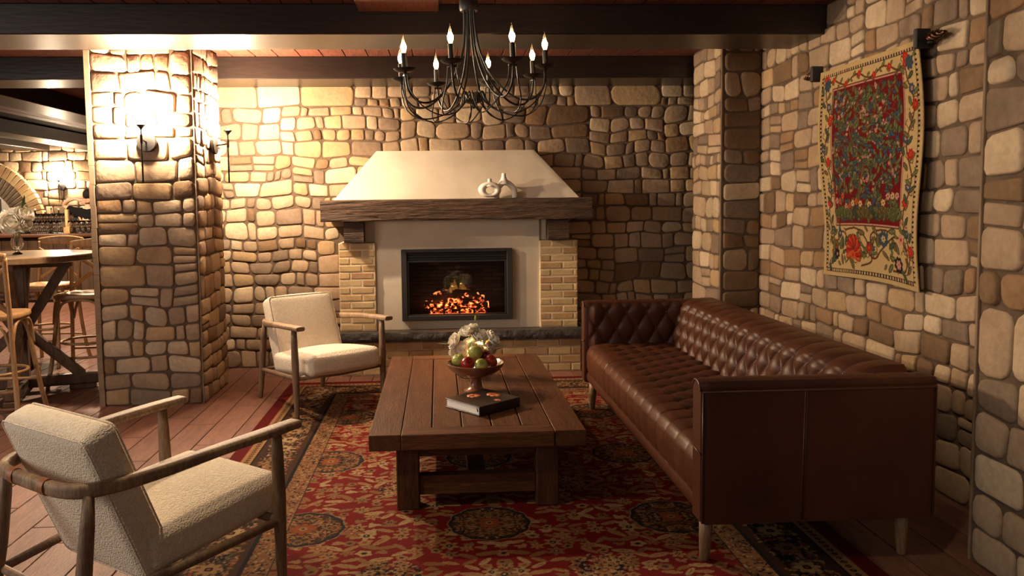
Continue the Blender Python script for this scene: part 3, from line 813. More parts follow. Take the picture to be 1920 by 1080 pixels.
def fl_b():
    m = .29; t = .3
    while t < RH-.3:
        for x in (m, RW-m): main_f(x, t, 0); speckle(x+rnd.uniform(-.05, .05), t+.09, .035, 14, (INK, NVY, TAN))
        t += .18
    t = .3
    while t < RW-.3:
        for y in (m, RH-m): main_f(t, y, 1); speckle(t+.09, y, .035, 14, (INK, NVY, TAN))
        t += .18
fl_b()
band(.085, .15, TAN, lambda x, y, h: (cv.ell(x, y, .013, .013, 0, INK), cv.ell(x, y, .006, .006, 0, RST)), .038)
for d in (.152, .424, .432, BWD):
    for p in (((d, d), (d, RH-d)), ((RW-d, d), (RW-d, RH-d)), ((d, d), (RW-d, d)), ((d, RH-d), (RW-d, RH-d))): cv.line(p, .009, INK)
band(0, .075, RED2, lambda *a: None, 9); band(.0, .012, RED2, lambda *a: None, 9)
cv.a *= (1+.3*(RNG.random((cv.ny, cv.nx, 1))-.5)); cv.a = np.clip(cv.a*.41, 0, 1)
ZN = RNG.random((cv.ny, cv.nx))*.0014
def rugf(X, Y, z):
    Z = np.full_like(X, .007)+ZN if z == 0 else np.full_like(X, .0006)
    return np.stack([X+RX0, Y+RY0, Z], -1)
o = cv.sheet('area_rug', attr_mat('rug_pile', .95, .0012, 500), rugf, .006)
tag(o, 'large red patterned area rug with tan border under the coffee table', 'rug')
RUGZ = .0075

# ---- tapestry on the right wall
def tapestry():
    TW, TH = 1.07, 1.29; RES = .004
    global cv
    CR = srgb(206, 176, 124); FR = srgb(112, 14, 18); GR = srgb(104, 104, 62); GR2 = srgb(72, 82, 60); BL = srgb(60, 76, 92); PK = srgb(206, 150, 130); RD = srgb(180, 36, 24); BW = srgb(96, 60, 38); OR = srgb(200, 84, 44); DK = srgb(40, 26, 24)
    c = cv = Canvas(TW, TH, RES, CR); rnd = random.Random(77)
    # x runs from the far end (left in view) to the near end; y up
    c.rect(.028, TW-.028, .028, TH-.028, DK)
    t = .028
    while t < TW-.03:
        for y in (.037, TH-.037): c.rect(t, t+.014, y-.007, y+.007, rnd.choice((CR, PK, CR))); 
        t += .026
    t = .028
    while t < TH-.03:
        for x in (.037, TW-.037): c.rect(x-.007, x+.007, t, t+.014, rnd.choice((CR, PK, CR)))
        t += .026
    c.rect(.05, TW-.05, .05, TH-.05, CR)
    fx0, fx1, fy0, fy1 = .178, TW-.178, .33, TH-.14
    def fl(x, y, r, a, b, n=5):
        for k in range(n):
            q = 2*pi*k/n+r*40; c.ell(x+math.cos(q)*r*.55, y+math.sin(q)*r*.55, r*.5, r*.34, q, a)
        c.ell(x, y, r*.3, r*.3, 0, b)
    def leaf(x, y, l, an, col):
        c.ell(x, y, l, l*.46, an, tuple(v*.4 for v in col)); c.ell(x, y, l*.84, l*.33, an, col); c.line([(x-l*.7*math.cos(an), y-l*.7*math.sin(an)), (x+l*.7*math.cos(an), y+l*.7*math.sin(an))], .003, tuple(min(1, v*1.7) for v in col))
    c.rect(fx0-.014, fx1+.014, fy0-.014, fy1+.014, BW); c.rect(fx0-.009, fx1+.009, fy0-.009, fy1+.009, PK); c.rect(fx0, fx1, fy0, fy1, FR)
    cx_ = (fx0+fx1)/2
    def branch(x, y, an, l, wd, dep):
        pts = [(x, y)]
        for k in range(6):
            an += rnd.uniform(-.35, .35); x += math.cos(an)*l/6; y += math.sin(an)*l/6
            if not (fx0+.01 < x < fx1-.01 and fy0 < y < fy1-.01): break
            pts.append((x, y))
        c.line(pts, wd, BW); c.line(pts, wd*.4, OLV)
        if dep > 0:
            for q in range(3): branch(*pts[rnd.randrange(len(pts)//2, len(pts))], an+rnd.uniform(-1.2, 1.2), l*.72, wd*.6, dep-1)
    for k in range(560):
        x, y = rnd.uniform(fx0+.02, fx1-.02), rnd.uniform(fy0+.02, fy1-.02)
        leaf(x, y, rnd.uniform(.018, .032), rnd.uniform(0, pi), rnd.choice((GR, GR2, BL, GR, OLV)))
    branch(cx_-.02, fy0+.03, 1.5, .34, .028, 0)
    branch(cx_-.01, fy0+.30, 1.9, .30, .014, 3); branch(cx_-.01, fy0+.30, 1.1, .30, .014, 3)
    for k in range(70):
        x, y = rnd.uniform(fx0+.02, fx1-.02), rnd.uniform(fy0+.2, fy1-.02)
        for q in range(rnd.randint(2, 4)): fl(min(fx1-.01, x+rnd.uniform(-.02, .02)), min(fy1-.01, y+rnd.uniform(-.02, .02)), .0085, PK, BW)
    for k in range(170):
        x, y = rnd.uniform(fx0+.03, fx1-.03), rnd.uniform(fy0+.24, fy1-.03); leaf(x, y, .022, rnd.uniform(0, pi), rnd.choice((BL, GR, GR2)))
    for k in range(16):
        x = fx0+.03+(fx1-fx0-.06)*k/15; b_ = rnd.choice((GR, OLV, GR2))
        for q in range(7): leaf(x+(q-3)*.008, fy0+.05+rnd.uniform(0, .03), .035, pi/2-(q-3)*.28, b_)
        fl(x, fy0+rnd.uniform(.1, .17), .02, rnd.choice((PK, BL, OR, CRM)), BW, 6)
    # scrolling vines of the borders
    def vine(P, n=1):
        c.line([(p.x, p.y) for p in bez([(a, b, 0) for a, b in P], 8)], .012, BW)
    for (xa, sg) in ((.112, 1), (TW-.112, -1)):
        P = [(xa+.035*math.sin(k*1.35), .08+k*.085) for k in range(14)]; vine(P)
        for k, (x, y) in enumerate(P):
            c.line([(x, y), (x+.035*(-1)**k, y+.03), (x+.02*(-1)**k, y+.055)], .006, BW); c.line([(x, y), (x-.035*(-1)**k, y-.01), (x-.04*(-1)**k, y+.02)], .006, BW)
            for q in (-1, 1): leaf(x+q*.03, y+.025*q, .031, .8*q+rnd.uniform(-.4, .4), rnd.choice((GR, OLV, GR2)))
            if k % 3 == 1: fl(x+.01, y+.04, .03, RD, OR, 7); fl(x+.01, y+.04, .014, OR, DK)
            elif k % 3 == 2: fl(x-.01, y+.04, .028, BL, CR, 7); fl(x-.01, y+.04, .012, PK, DK)
    P = [(.1+k*.075, TH-.098+.022*math.sin(k*1.7)) for k in range(13)]; vine(P)
    for k, (x, y) in enumerate(P):
        leaf(x+.02, y+.015, .022, .7, GR); leaf(x-.012, y-.017, .02, -.6, OLV)
        if k % 2: fl(x, y, .022, RD, OR, 6)
    for x in (.10, TW-.10): fl(x, TH-.10, .04, BL, GR2, 7)
    # large lower panel
    vine([(.1, .08), (.16, .2), (.25, .28), (.33, .24), (.36, .14), (.30, .09)]); vine([(.36, .14), (.5, .2), (.62, .13), (.7, .19), (.84, .27), (.96, .2), (.93, .09), (.8, .08)])
    vine([(.3, .29), (.45, .30), (.55, .24), (.6, .12), (.5, .08)]); vine([(.62, .13), (.6, .26), (.7, .3), (.8, .29)])
    for k in range(26):
        x, y, a = rnd.uniform(.1, TW-.1), rnd.uniform(.09, .29), rnd.uniform(0, 6); c.line([(x+.035*math.cos(a+q*.5)*q/4, y+.035*math.sin(a+q*.5)*q/4) for q in range(6)], .006, BW)
    for k in range(60): leaf(rnd.uniform(.09, TW-.09), rnd.uniform(.08, .305), rnd.uniform(.02, .042), rnd.uniform(0, pi), rnd.choice((GR, OLV, GR2)))
    for k in range(13):
        q = -.5+k*.33; leaf(.40+.05*math.cos(q), .16+.06*math.sin(q), .05, q, RD if k % 2 else OR)
    fl(.40, .14, .03, OR, RD, 8)
    fl(.72, .25, .045, BL, CR, 9); fl(.72, .25, .02, CR, BL, 6); fl(.86, .12, .045, DK, PK, 8); fl(.86, .12, .026, PK, OR, 6); fl(.58, .19, .03, RD, OR, 5)
    fl(.17, .14, .035, DK, PK, 7); fl(.22, .27, .032, BL, PK, 7); fl(.9, .26, .03, PK, RD, 6)
    c.a *= .62*(1+.3*(RNG.random((c.ny, c.nx, 1))-.5)); c.a = np.clip(c.a, 0, 1)
    t = T('wall_tapestry', 'red and cream floral tapestry hanging on the right stone wall', 'tapestry', (2.47, 4.50, 1.03))
    def fn(X, Y, z):
        u = X/TW; v = Y/TH
        y = .535-X; y = y+(.02*np.sin(v*6.0+.6))*(u-.5)*1.6 - .035*(1-v)*1.0
        wav = .014*np.sin(u*9+1)*(1-v*.75)+.010*np.sin(v*7+u*3)
        zz = Y-.008*np.cos(u*pi*2)*(1-v)
        top = .022*(1-v)
        return np.stack([wav+top - (z)*1.0, y, zz], -1)
    o = c.sheet('tapestry_cloth', attr_mat('woven_tapestry', .95, .0015, 600), fn, .006, t, back=True)
    q = MB(); q.tube([(.034, -.60, TH-.022), (.034, .62, TH-.022)], .012, 12); q.build('hanging_rod', M['darkiron'], t)
    for (y, s_) in ((-.545, 1), (.575, 1)):
        q = MB(); q.box((.005, y, TH+.0), (.08, .03, .10), .006); q.build('rod_bracket', M['blackmatte'], t, smooth=False)
    for sg, y0 in ((-1, -.57), (1, .60)):
        q = MB(); n = 26
        for h in range(3):
            pts = [(.012+.014*math.sin(pi*k/n)*math.cos(h*2.09+k*.35)*1.3, y0+sg*.14*k/n, TH-.002+.014*math.sin(pi*k/n)*math.sin(h*2.09+k*.35)*1.3) for k in range(n+1)]
            q.tube(pts, [.007+.004*math.sin(pi*k/n) for k in range(n+1)], 8)
        q.lathe([(.0, -.012), (.012, -.006), (.014, 0), (.012, .006), (0, .012)], 10, (.012, y0+sg*.145, TH-.002))
        q.build('twisted_finial', M['bronze'], t)
tapestry()

# ------------------------------------------------------------------ chesterfield-like sofa
def sofa():
    t = T('tufted_sofa', 'brown leather button-tufted sofa with square arms along the right wall', 'sofa', (1.53, 4.375, 0))
    hx, hy = .49, 1.325; ZB, ZA, ZS = .205, .795, .455
    def grid(nm, P, nu, nv, parent=t, m=M['leather'], flip=False):
        vs = [P(i/nu, j/nv) for j in range(nv+1) for i in range(nu+1)]
        fs = [(j*(nu+1)+i, j*(nu+1)+i+1, (j+1)*(nu+1)+i+1, (j+1)*(nu+1)+i) for j in range(nv) for i in range(nu)]
        if flip: fs = [f[::-1] for f in fs]
        q = MB(); q.add(vs, fs); return q.build(nm, m, parent)
    DX = .1455
    def tuft(u, v, du, dv, v1=None):
        """u along, v up (metres from the lattice origin): diamond quilting height 0..1"""
        p = u/du+v/dv; q = u/du-v/dv
        a = abs(math.sin(pi*p/2)); b_ = abs(math.sin(pi*q/2))
        return (a*b_)**.42
    at = .115
    # arms: inner tufted side, outer flat panel, padded top
    for sg, nm in ((-1, 'arm'), (1, 'arm')):
        yo = sg*hy; yi = sg*(hy-at); q = MB()
        a = MB(); rings = []
        # core block with rounded top, swept along x
        n = 48
        for i in range(n+1):
            x = -hx+ (2*hx)*i/n; fl_ = 0
            pleat = .004*math.exp(-((((x+hx)/.14+.1) % 1-.5)/.035)**2)
            ring = []
            pr = [(yo, ZB), (yo, ZB+.3), (yo, ZA-.045), (yo-sg*.006, ZA-.04), (yo-sg*.002, ZA-.025), (yo-sg*.012, ZA-.006), (yo-sg*.04, ZA), (yo-sg*.075, ZA), (yi+sg*.012, ZA-.012), (yi, ZA-.04), (yi, ZS-.02), (yi, ZB)]
            e = 0
            if i == 0 or i == n: e = .010
            for k, (y, z) in enumerate(pr):
                zz = z-(pleat if 4 <= k <= 8 else 0)
                if e: zz = min(max(zz, ZB+e), ZA-e); y = y+(-e if y*1 > (yo+yi)/2 else e)
                ring.append((x, y, zz))
            rings.append(ring)
        a.loft(rings); arm = a.build(nm, M['leather'], t, auto=45)
        # welts of the outer panel and front edge
        w_ = MB(); x1_, x0_ = hx-.008, -hx+.006
        w_.tube([(x0_, yo-sg*.0, ZB+.006), (x0_, yo, ZA-.046), (x1_, yo, ZA-.046), (x1_, yo, ZB+.006)], .0042, 6)
        w_.tube(bez([(x0_-.008, yo-sg*.01, ZA-.045), (x0_-.007, yo-sg*.03, ZA-.012), (x0_-.006, yo-sg*.085, ZA-.010), (x0_-.006, yi+sg*.006, ZA-.04)], 4), .0045, 6)
        w_.tube([(x0_-.008, yo-sg*.004, ZA-.30), (x0_-.009, yi+sg*.004, ZA-.285)], .004, 6)
        w_.build('welt', M['piping'], arm)
        s_ = MB(); s_.tube([(-.075 if sg < 0 else .0, yo+sg*.001, ZB+.01), (-.065 if sg < 0 else .0, yo+sg*.001, ZA-.05)], .0028, 6); s_.tube([(-.067 if sg < 0 else .008, yo+sg*.001, ZB+.01), (-.057 if sg < 0 else .008, yo+sg*.001, ZA-.05)], .0018, 6)
        s_.build('panel_seam', M['piping'], arm)
        # tufted inner face
        dv = .115
        def PI(u, v, yi=yi, sg=sg):
            x = -hx+.03+u*(2*hx-.22); z = ZS-.03+v*(ZA-.012-ZS+.03); zz = z-(ZA-.085)
            edge = min(1, (u)/.05, (1-v)/.08) if v > .9 or u < .05 else 1
            h = tuft(x+hx-.16, zz, DX/2, dv); k = max(0, edge)
            top = .0 if z < ZA-.085 else 0
            return (x, yi-sg*(.002+.030*h*max(.0, k)), z)
        grid('tufted_arm_panel', PI, 90, 44, arm, flip=(sg > 0))
        bt = MB()
        for r in range(3):
            for c_ in range(6):
                x = -hx+.16+c_*DX-(DX/2 if r % 2 else 0); z = ZA-.085-r*dv/2*1.0
                z = ZA-.085-r*.1150
                if x < -hx+.05 or x > hx-.22: continue
                b = MB(); b.X = Matrix.Translation((x, yi-sg*.008, z)) @ Matrix.Rotation(sg*pi/2, 4, 'X'); b.lathe([(.0005, .006), (.005, .005), (.008, .001), (.007, -.003)], 8)
                b.build('button', M['piping'], arm)
    # back
    L = 2*(hy-at)
    bk = MB(); rings = []
    for i in range(41):
        y = -hy+at*.0+.02+(2*hy-.04)*i/40
        ring = [(hx, y, ZB), (hx, y, ZA-.045), (hx-.012, y, ZA-.028), (hx-.04, y, ZA-.018), (hx-.12, y, ZA-.03), (hx-.20, y, ZA-.05), (hx-.25, y, ZA-.12), (hx-.30, y, ZS-.03), (hx-.30, y, ZB)]
        rings.append(ring)
    bk.loft(rings); back = bk.build('backrest', M['leather'], t, auto=50)
    prof = [(.165, .452), (.168, .50), (.185, .58), (.207, .66), (.232, .73), (.262, .757), (.305, .771), (.37, .776), (.43, .775)]
    cum = [0]
    for a, b_ in zip(prof, prof[1:]): cum.append(cum[-1]+math.hypot(b_[0]-a[0], b_[1]-a[1]))
    def PP(s_):
        s_ = max(0, min(cum[-1]-1e-6, s_)); k = max(i for i in range(len(cum)-1) if cum[i] <= s_); f = (s_-cum[k])/(cum[k+1]-cum[k])
        a, b_ = prof[k], prof[k+1]; dx, dz = b_[0]-a[0], b_[1]-a[1]; l = math.hypot(dx, dz)
        return a[0]+dx*f, a[1]+dz*f, -dz/l, dx/l
    ncol = 16; DY = L/ncol; dvb = .098
    def PB_(u, v):
        y = -L/2+u*L; s_ = v*cum[-1]; x, z, nx_, nz_ = PP(s_)
        sv = s_-.30
        if sv > 0:   # pleats over the top
            h = abs(math.sin(pi*(y+L/2)/DY))**.35; h = h*max(0, 1-sv/.18)+ (1-max(0, 1-sv/.18))*.9
        else: h = tuft(y+L/2, sv, DY/2, dvb)
        k = min(1, u/.012, (1-u)/.012)
        d = .004+.036*h*max(0, k)
        return (x+nx_*d, y, z+nz_*d)
    grid('tufted_back_panel', PB_, 420, 70, back, flip=True)
    for r in range(3):
        for c_ in range(ncol+1):
            y = -L/2+c_*DY+(DY/2 if r % 2 else 0)
            if abs(y) > L/2-.03: continue
            x, z, nx_, nz_ = PP(.30-r*dvb)
            b = MB(); b.X = Matrix.Translation((x+nx_*.012, y, z+nz_*.012)) @ Vector((nx_, 0, nz_)).to_track_quat('Z', 'Y').to_matrix().to_4x4(); b.lathe([(.0005, .006), (.005, .005), (.008, .001), (.007, -.003)], 8)
            b.build('button', M['piping'], back)
    # seat: profile from the front bottom over the edge to the back
    sp = [(-.452, .278), (-.462, .32), (-.466, .38), (-.462, .425), (-.445, .455), (-.41, .468), (-.30, .470), (-.10, .466), (.20, .460)]
    cs = [0]
    for a, b_ in zip(sp, sp[1:]): cs.append(cs[-1]+math.hypot(b_[0]-a[0], b_[1]-a[1]))
    def SP(s_):
        s_ = max(0, min(cs[-1]-1e-6, s_)); k = max(i for i in range(len(cs)-1) if cs[i] <= s_); f = (s_-cs[k])/(cs[k+1]-cs[k])
        a, b_ = sp[k], sp[k+1]; dx, dz = b_[0]-a[0], b_[1]-a[1]; l = math.hypot(dx, dz)
        return a[0]+dx*f, a[1]+dz*f, -dz/l, dx/l
    s0 = .30; dvs = .105
    def PS(u, v):
        y = -L/2+u*L; s_ = v*cs[-1]; x, z, nx_, nz_ = SP(s_); sv = s_-s0
        if sv < 0:
            h = abs(math.sin(pi*(y+L/2)/DY))**.22
            h = h*(1-max(0, 1+sv/.08)*.0)
            d = .003+.011*h+.013*h*max(0, 1+sv/.14)
        else: d = .003+.026*tuft(y+L/2, sv, DY/2, dvs)
        return (x+nx_*d, y, z+nz_*d)
    core = MB(); core.box((-.12, 0, (ZS+ZB)/2+.0), (.66, 2*(hy-at)+.02, ZS-ZB-.03), .01); sb = core.build('seat', M['leather'], t, smooth=False)
    grid('tufted_seat_panel', PS, 420, 90, sb, flip=True)
    # front rail
    fr = MB(); rings = []
    for i in range(31):
        y = -hy+.01+(2*hy-.02)*i/30; rings.append([(-.36, y, ZB+.005), (-.455, y, ZB+.005), (-.472, y, ZB+.02), (-.474, y, ZB+.05), (-.466, y, ZB+.074), (-.43, y, ZB+.082), (-.36, y, ZB+.082)])
    fr.loft(rings); fr.build('front_rail', M['leather'], t, auto=50)
    for (x, y) in ((-.43, -1.21), (.42, -1.21), (-.43, 1.21), (.42, 1.21)):
        z0 = .0 if x+1.53 > 1.78 else RUGZ
        q = MB(); q.tube([(x-.004*math.copysign(1, x), y, ZB+.01), (x, y, .10), (x+.004*math.copysign(1, x), y, z0+.003), (x+.004*math.copysign(1, x), y, z0)], [.030, .026, .020, .017], 16); q.build('leg', M['oak'], t)
sofa()

# ------------------------------------------------------------------ lounge chairs
def chair(label, loc, rz):
    t = T('lounge_armchair', label, 'armchair', loc, rz)
    a = [(-.363, .442, .655), (-.363, .38, .654), (-.362, .25, .650), (-.352, .08, .642), (-.330, -.12, .625), (-.300, -.26, .615), (-.262, -.345, .611), (-.20, -.388, .610), (-.10, -.402, .610)]
    pts = bez(a+[(-x, y, z) for x, y, z in a[::-1]], 5); k = len(pts); wd = []; hd = []
    for p in pts:
        f = max(0, min(1, (p.y+.30)/.55)); f = f*f*(3-2*f)
        e = 1-.55*max(0, (p.y-.425)/.02) if p.y > .425 else 1
        wd.append((.032+.038*f)*(.93 if p.y > .437 else 1)); hd.append((.046-.012*f)*(.9 if p.y > .437 else 1))
    q = MB(); q.sweep(pts, wd, hd, 16, 5); arm = q.build('arm_rail', M['chairwood'], t, auto=60)
    for sx in (-1, 1):
        q = MB(); q.tube([(sx*.363, .341, .632), (sx*.363, .342, .55), (sx*.362, .345, .38), (sx*.360, .349, .10), (sx*.360, .352, .006), (sx*.360, .352, 0)], [.019, .023, .026, .020, .0155, .013], 14); q.build('leg', M['chairleg'], t)
        q = MB(); q.tube([(sx*.262, -.350, .597), (sx*.266, -.362, .50), (sx*.270, -.385, .33), (sx*.272, -.425, .08), (sx*.273, -.440, .006), (sx*.273, -.440, 0)], [.017, .023, .026, .020, .0155, .013], 14); q.build('leg', M['chairleg'], t)
        q = MB(); q.tube([(sx*.361, .345, .292), (sx*.33, .0, .270), (sx*.272, -.388, .232)], [.016, .018, .016], 12); q.build('side_rail', M['chairleg'], t)
        st = MB(); x = sx*.10; n = 18
        st.tube([(x, -.402+.0235*math.cos(2*pi*i/n), .610+.0300*math.sin(2*pi*i/n)) for i in range(n)], .0035, 6, closed=True)
        st.X = None
        rings = []
        for xx in (x-.016, x+.016): rings.append([(xx, -.402+.0222*math.cos(2*pi*i/n), .610+.0285*math.sin(2*pi*i/n)) for i in range(n)])
        st = MB(); st.loft([rings[0], [(x-.014, p[1]+.0*0, p[2]) for p in rings[0]], rings[1]], cap=True)
        st.build('leather_strap', M['tan_leather'], t, auto=50)
    q = MB(); q.tube([(-.36, .347, .292), (0, .352, .285), (.36, .347, .292)], [.016, .020, .016], 12); q.build('front_rail', M['chairleg'], t)
    q = MB(); q.tube([(-.27, -.385, .235), (.27, -.385, .235)], .015, 12); q.build('rear_rail', M['chairleg'], t)
    # seat cushion, tilted back
    q = MB(); q.X = Matrix.Translation((0, .135, .352)) @ Matrix.Rotation(math.radians(5.5), 4, 'X')
    q.rbox((.585, .60, .150), .040, 22, bulge=(.008, .012, .030)); q.build('seat_cushion', M['boucle'], t)
    # back cushion: slab leaning back
    lean = math.radians(21); Xb = Matrix.Translation((0, -.205, .515)) @ Matrix.Rotation(lean, 4, 'X')
    q = MB(); q.X = Xb; q.rbox((.545, .125, .60), .034, 22, bulge=(.006, .012, .012)); bc = q.build('back_cushion', M['boucle'], t)
    for sy in (-1, 1):
        q = MB(); q.X = Xb; n = 10; P = []
        w2, h2, r = .271, .297, .03
        for (cx_, cz_, a0) in ((w2-r, h2-r, 0), (-w2+r, h2-r, 90), (-w2+r, -h2+r, 180), (w2-r, -h2+r, 270)):
            for j in range(5):
                an = math.radians(a0+j*22.5); P.append((cx_+r*math.cos(an), sy*.0560, cz_+r*math.sin(an)))
        P = [(x*(.987), y, z*(.987)) for x, y, z in P]
        q.tube(P, .0035, 6, closed=True); q.build('piping', M['boucle'], bc)
    return t
chair('cream boucle armchair nearest the camera, seen from behind at lower left', (-1.129, 2.973, 0), -.646)
chair('cream boucle armchair facing the room in front of the stone pillar and fireplace', (-.933, 6.025, .0015), 3.787)

# ------------------------------------------------------------------ coffee table
def table():
    t = T('coffee_table', 'long dark wood plank coffee table in the middle of the rug', 'coffee table', (.178, 4.72, RUGZ))
    X0, X1, Y0, Y1 = -.528, .528, -.985, .985; zt = .405-RUGZ; th_ = .078; sw = .155; ew = .125
    for sx in (-1, 1):
        B('side_board', M['tablewood'], (sx*(X1-sw/2), 0, zt-th_/2), (sw-.002, Y1-Y0-.012, th_), t, b=.0025)
    for sy in (-1, 1):
        B('end_board', M['tablewoodx'], (0, sy*(Y1-ew/2), zt-th_/2), (X1-X0-2*sw-.002, ew, th_), t, b=.005)
    n = 5; w_ = (X1-X0-2*sw)/n
    B('gap_blackout_panel', M['blackmatte'], (0, 0, zt-.055), (X1-X0-2*sw+.01, Y1-Y0-2*ew+.01, .02), t, b=.001)  # black sheet added below the planks to keep their gaps dark
    for k in range(n): B('top_plank', M['tablewood'], (X0+sw+w_*(k+.5), 0, zt-.018), (w_-.006, Y1-Y0-2*ew-.004, .032), t, b=.003)
    lx, ly, lw = .345, .86, .112
    for sx in (-1, 1):
        for sy in (-1, 1): B('leg', M['tablewoodz'], (sx*lx, sy*ly, (zt-th_)/2), (lw, lw, zt-th_), t, b=.006)
    for sy in (-1, 1):
        B('stretcher', M['tablewoodx'], (0, sy*ly, .115), (2*lx-lw, .07, .095), t, b=.004)
        B('under_rail', M['tablewoodx'], (0, sy*ly, zt-th_-.03), (2*lx-lw, .06, .06), t, b=.004)
    B('long_stretcher', M['tablewood'], (0, 0, .115), (.09, 2*ly-.07, .07), t, b=.004)
    q = MB(); q.tube(bez([(-.03, .1, zt-.03), (-.035, .12, .2), (-.02, .1, .07), (.0, .08, .155)], 6), .003, 6); q.build('cord', M['cord'], t)
table()
TZ = .405

# book
bk = T('coffee_table_book', 'thick hardcover book with dark cover and coral flowers on the coffee table', 'book', (.228, 4.232, TZ), math.radians(-50.5))
# local: x along the page fore edge (towards the viewer's right), y along the spine
bw, bl_, bt_ = .275, .300, .050
B('page_block', M['paper'], (-.002, .0, bt_/2), (bw-.014, bl_-.012, bt_-.008), bk, b=.002)
B('cover_bottom', M['cover'], (0, 0, .0022), (bw, bl_, .004), bk, b=.001)
cf = B('cover_top', M['cover'], (0, 0, bt_-.0018), (bw, bl_, .004), bk, b=.001)
sp_ = B('spine', M['cover'], (bw/2-.002, 0, bt_/2), (.008, bl_, bt_), bk, b=.003)
for (x, y, n, r, fl_) in ((-.06, -.01, 7, .036, 1), (.0, .085, 6, .045, .55), (.10, .02, 5, .02, .5)):
    q = MB()
    for k in range(n):
        a = 2*pi*k/n; q.X = Matrix.Translation((x+math.cos(a)*r*.62, y+math.sin(a)*r*.62*fl_, bt_+.0007)) @ Matrix.Rotation(a, 4, 'Z')
        q.lathe([(r*.5, -.0004), (r*.5, .0004), (.001, .0005)], 10)
    q.build('printed_flower', M['coral'], cf)
for k in range(11):
    h_ = .020 if k in (0, 7, 8) else .013
    B('spine_letter', M['faint_print'], (bw/2+.0022, -.075+k*.0155, .026+h_/2-.007), (.001, .0045, h_), sp_, b=.0002)
q = MB(); q.tube([(bw/2-.018, -bl_/2-.002, .044), (bw/2-.010, -bl_/2-.006, .034), (bw/2-.006, -bl_/2-.006, .024)], .003, 6); q.build('ribbon_marker', M['black'], bk)

# fruit bowl and apples
bo = T('footed_bowl', 'glossy brown wooden footed bowl holding apples on the coffee table', 'bowl', (.207, 4.60, TZ))
q = MB(); q.lathe([(.002, .098), (.05, .100), (.10, .118), (.140, .142), (.160, .163), (.166, .170), (.170, .168), (.166, .155), (.145, .128), (.105, .100), (.06, .084), (.035, .078), (.031, .06), (.034, .03), (.050, .012), (.070, .004), (.070, 0), (.002, 0)], 40)
q.build('bowl_body', M['bowlwood'], bo, auto=60)
def apple(label, loc, r, m, tilt):
    t = T('apple', label, 'apple', loc); t['group'] = 'apples in the footed bowl'; t.rotation_euler = tilt
    q = MB(); prof = []
    for i in range(15):
        a = pi*i/14; x = math.sin(a)*(1+.05*math.cos(a)); z = math.cos(a)*.92-.16*math.exp(-(math.sin(a)/.28)**2)*(1 if a < pi/2 else -.6)
        prof.append((max(.001, r*x), r*z))
    q.lathe(prof, 20); q.build('apple_flesh', m, t)
    q = MB(); q.tube([(0, 0, r*.72), (.002, 0, r*.92), (.005, .001, r*1.1)], [.0016, .0013, .002], 6); q.build('stem', M['stem'], t)
bz = TZ
apple('green apple at the left edge of the footed bowl', (.108, 4.61, bz+.182), .040, M['green_apple'], (.4, -.3, 0))
apple('bright red apple front left in the footed bowl', (.160, 4.530, bz+.178), .040, M['red_apple'], (1.0, .1, .3))
apple('green apple on top of the pile in the footed bowl', (.208, 4.615, bz+.226), .045, M['green_apple'], (-.2, .2, .3))
apple('green apple at the front centre of the footed bowl', (.238, 4.515, bz+.168), .040, M['green_apple'], (.9, .3, .1))
apple('dark red apple at the back of the footed bowl', (.266, 4.665, bz+.196), .038, M['dark_apple'], (.2, .1, .8))
apple('deep red apple at the right of the footed bowl', (.298, 4.575, bz+.178), .040, M['red_apple'], (.2, .9, .1))

# flowers
def petal(q, X, w_, l, cup, curl, n=5):
    vs = []; q.X = X
    for j in range(n+1):
        v = j/n; wd = w_*math.sin(pi*min(1, .14+v*.72))**.8
        for i in range(n+1):
            u = i/n*2-1
            x = u*wd/2; z = l*v; y = cup*(math.sin(v*pi*.6))-curl*v**3+.35*cup*(u*u)*-1
            vs.append((x, y, z))
    fs = [(j*(n+1)+i, j*(n+1)+i+1, (j+1)*(n+1)+i+1, (j+1)*(n+1)+i) for j in range(n) for i in range(n)]
    q.add(vs, fs); q.X = None
def rose_mb(r, sd, open_=1.0):
    rnd = random.Random(sd); q = MB()
    for ring, (cnt, tilt, l, w_, off) in enumerate(((3, .05, .85, .75, .05), (4, .22, .9, .9, .12), (5, .45, 1.0, 1.0, .2), (6, .75*open_, 1.0, 1.1, .26), (7, 1.1*open_, .95, 1.15, .28))):
        for k in range(cnt):
            a = 2*pi*k/cnt+ring*.7+rnd.uniform(-.15, .15)
            X = Matrix.Rotation(a, 4, 'Z') @ Matrix.Translation((0, r*off, 0)) @ Matrix.Rotation(-tilt+rnd.uniform(-.08, .08), 4, 'X')
            petal(q, X, r*w_, r*l, r*.25, -r*.22*(ring > 1)*-1)
    return q
def orient(d): return Vector(d).normalized().to_track_quat('Z', 'Y').to_matrix().to_4x4()
def bouquet(parent, spec, c, leaves, sd):
    rnd = random.Random(sd)
    for k, (x, y, z, r, m, d) in enumerate(spec):
        q = rose_mb(r, sd+k); o = q.build('rose', M[m], parent); o.matrix_local = Matrix.Translation((x, y, z)) @ orient(d) @ Matrix.Translation((0, 0, -r*.3))
        s_ = MB(); s_.tube(bez([(x, y, z), (x*.5+c[0]*.5, y*.5+c[1]*.5, z-.04), (c[0], c[1], c[2])], 4), .0025, 6); s_.build('stem', M['leaf'], parent)
    for (x, y, z, l, d) in leaves:
        q = MB(); n = 8; vs = []
        for i in range(n+1):
            f = i/n; wd = l*.2*math.sin(pi*f)**.8; vs += [(-wd, .05*l*f*f, l*f), (0, -.02*l+.1*l*f*f, l*f), (wd, .05*l*f*f, l*f)]
        q.add(vs, [(3*i+j, 3*i+j+1, 3*i+4+j, 3*i+3+j) for i in range(n) for j in range(2)])
        o = q.build('leaf', M['leaf'], parent); o.matrix_local = Matrix.Translation((x, y, z)) @ orient(d)
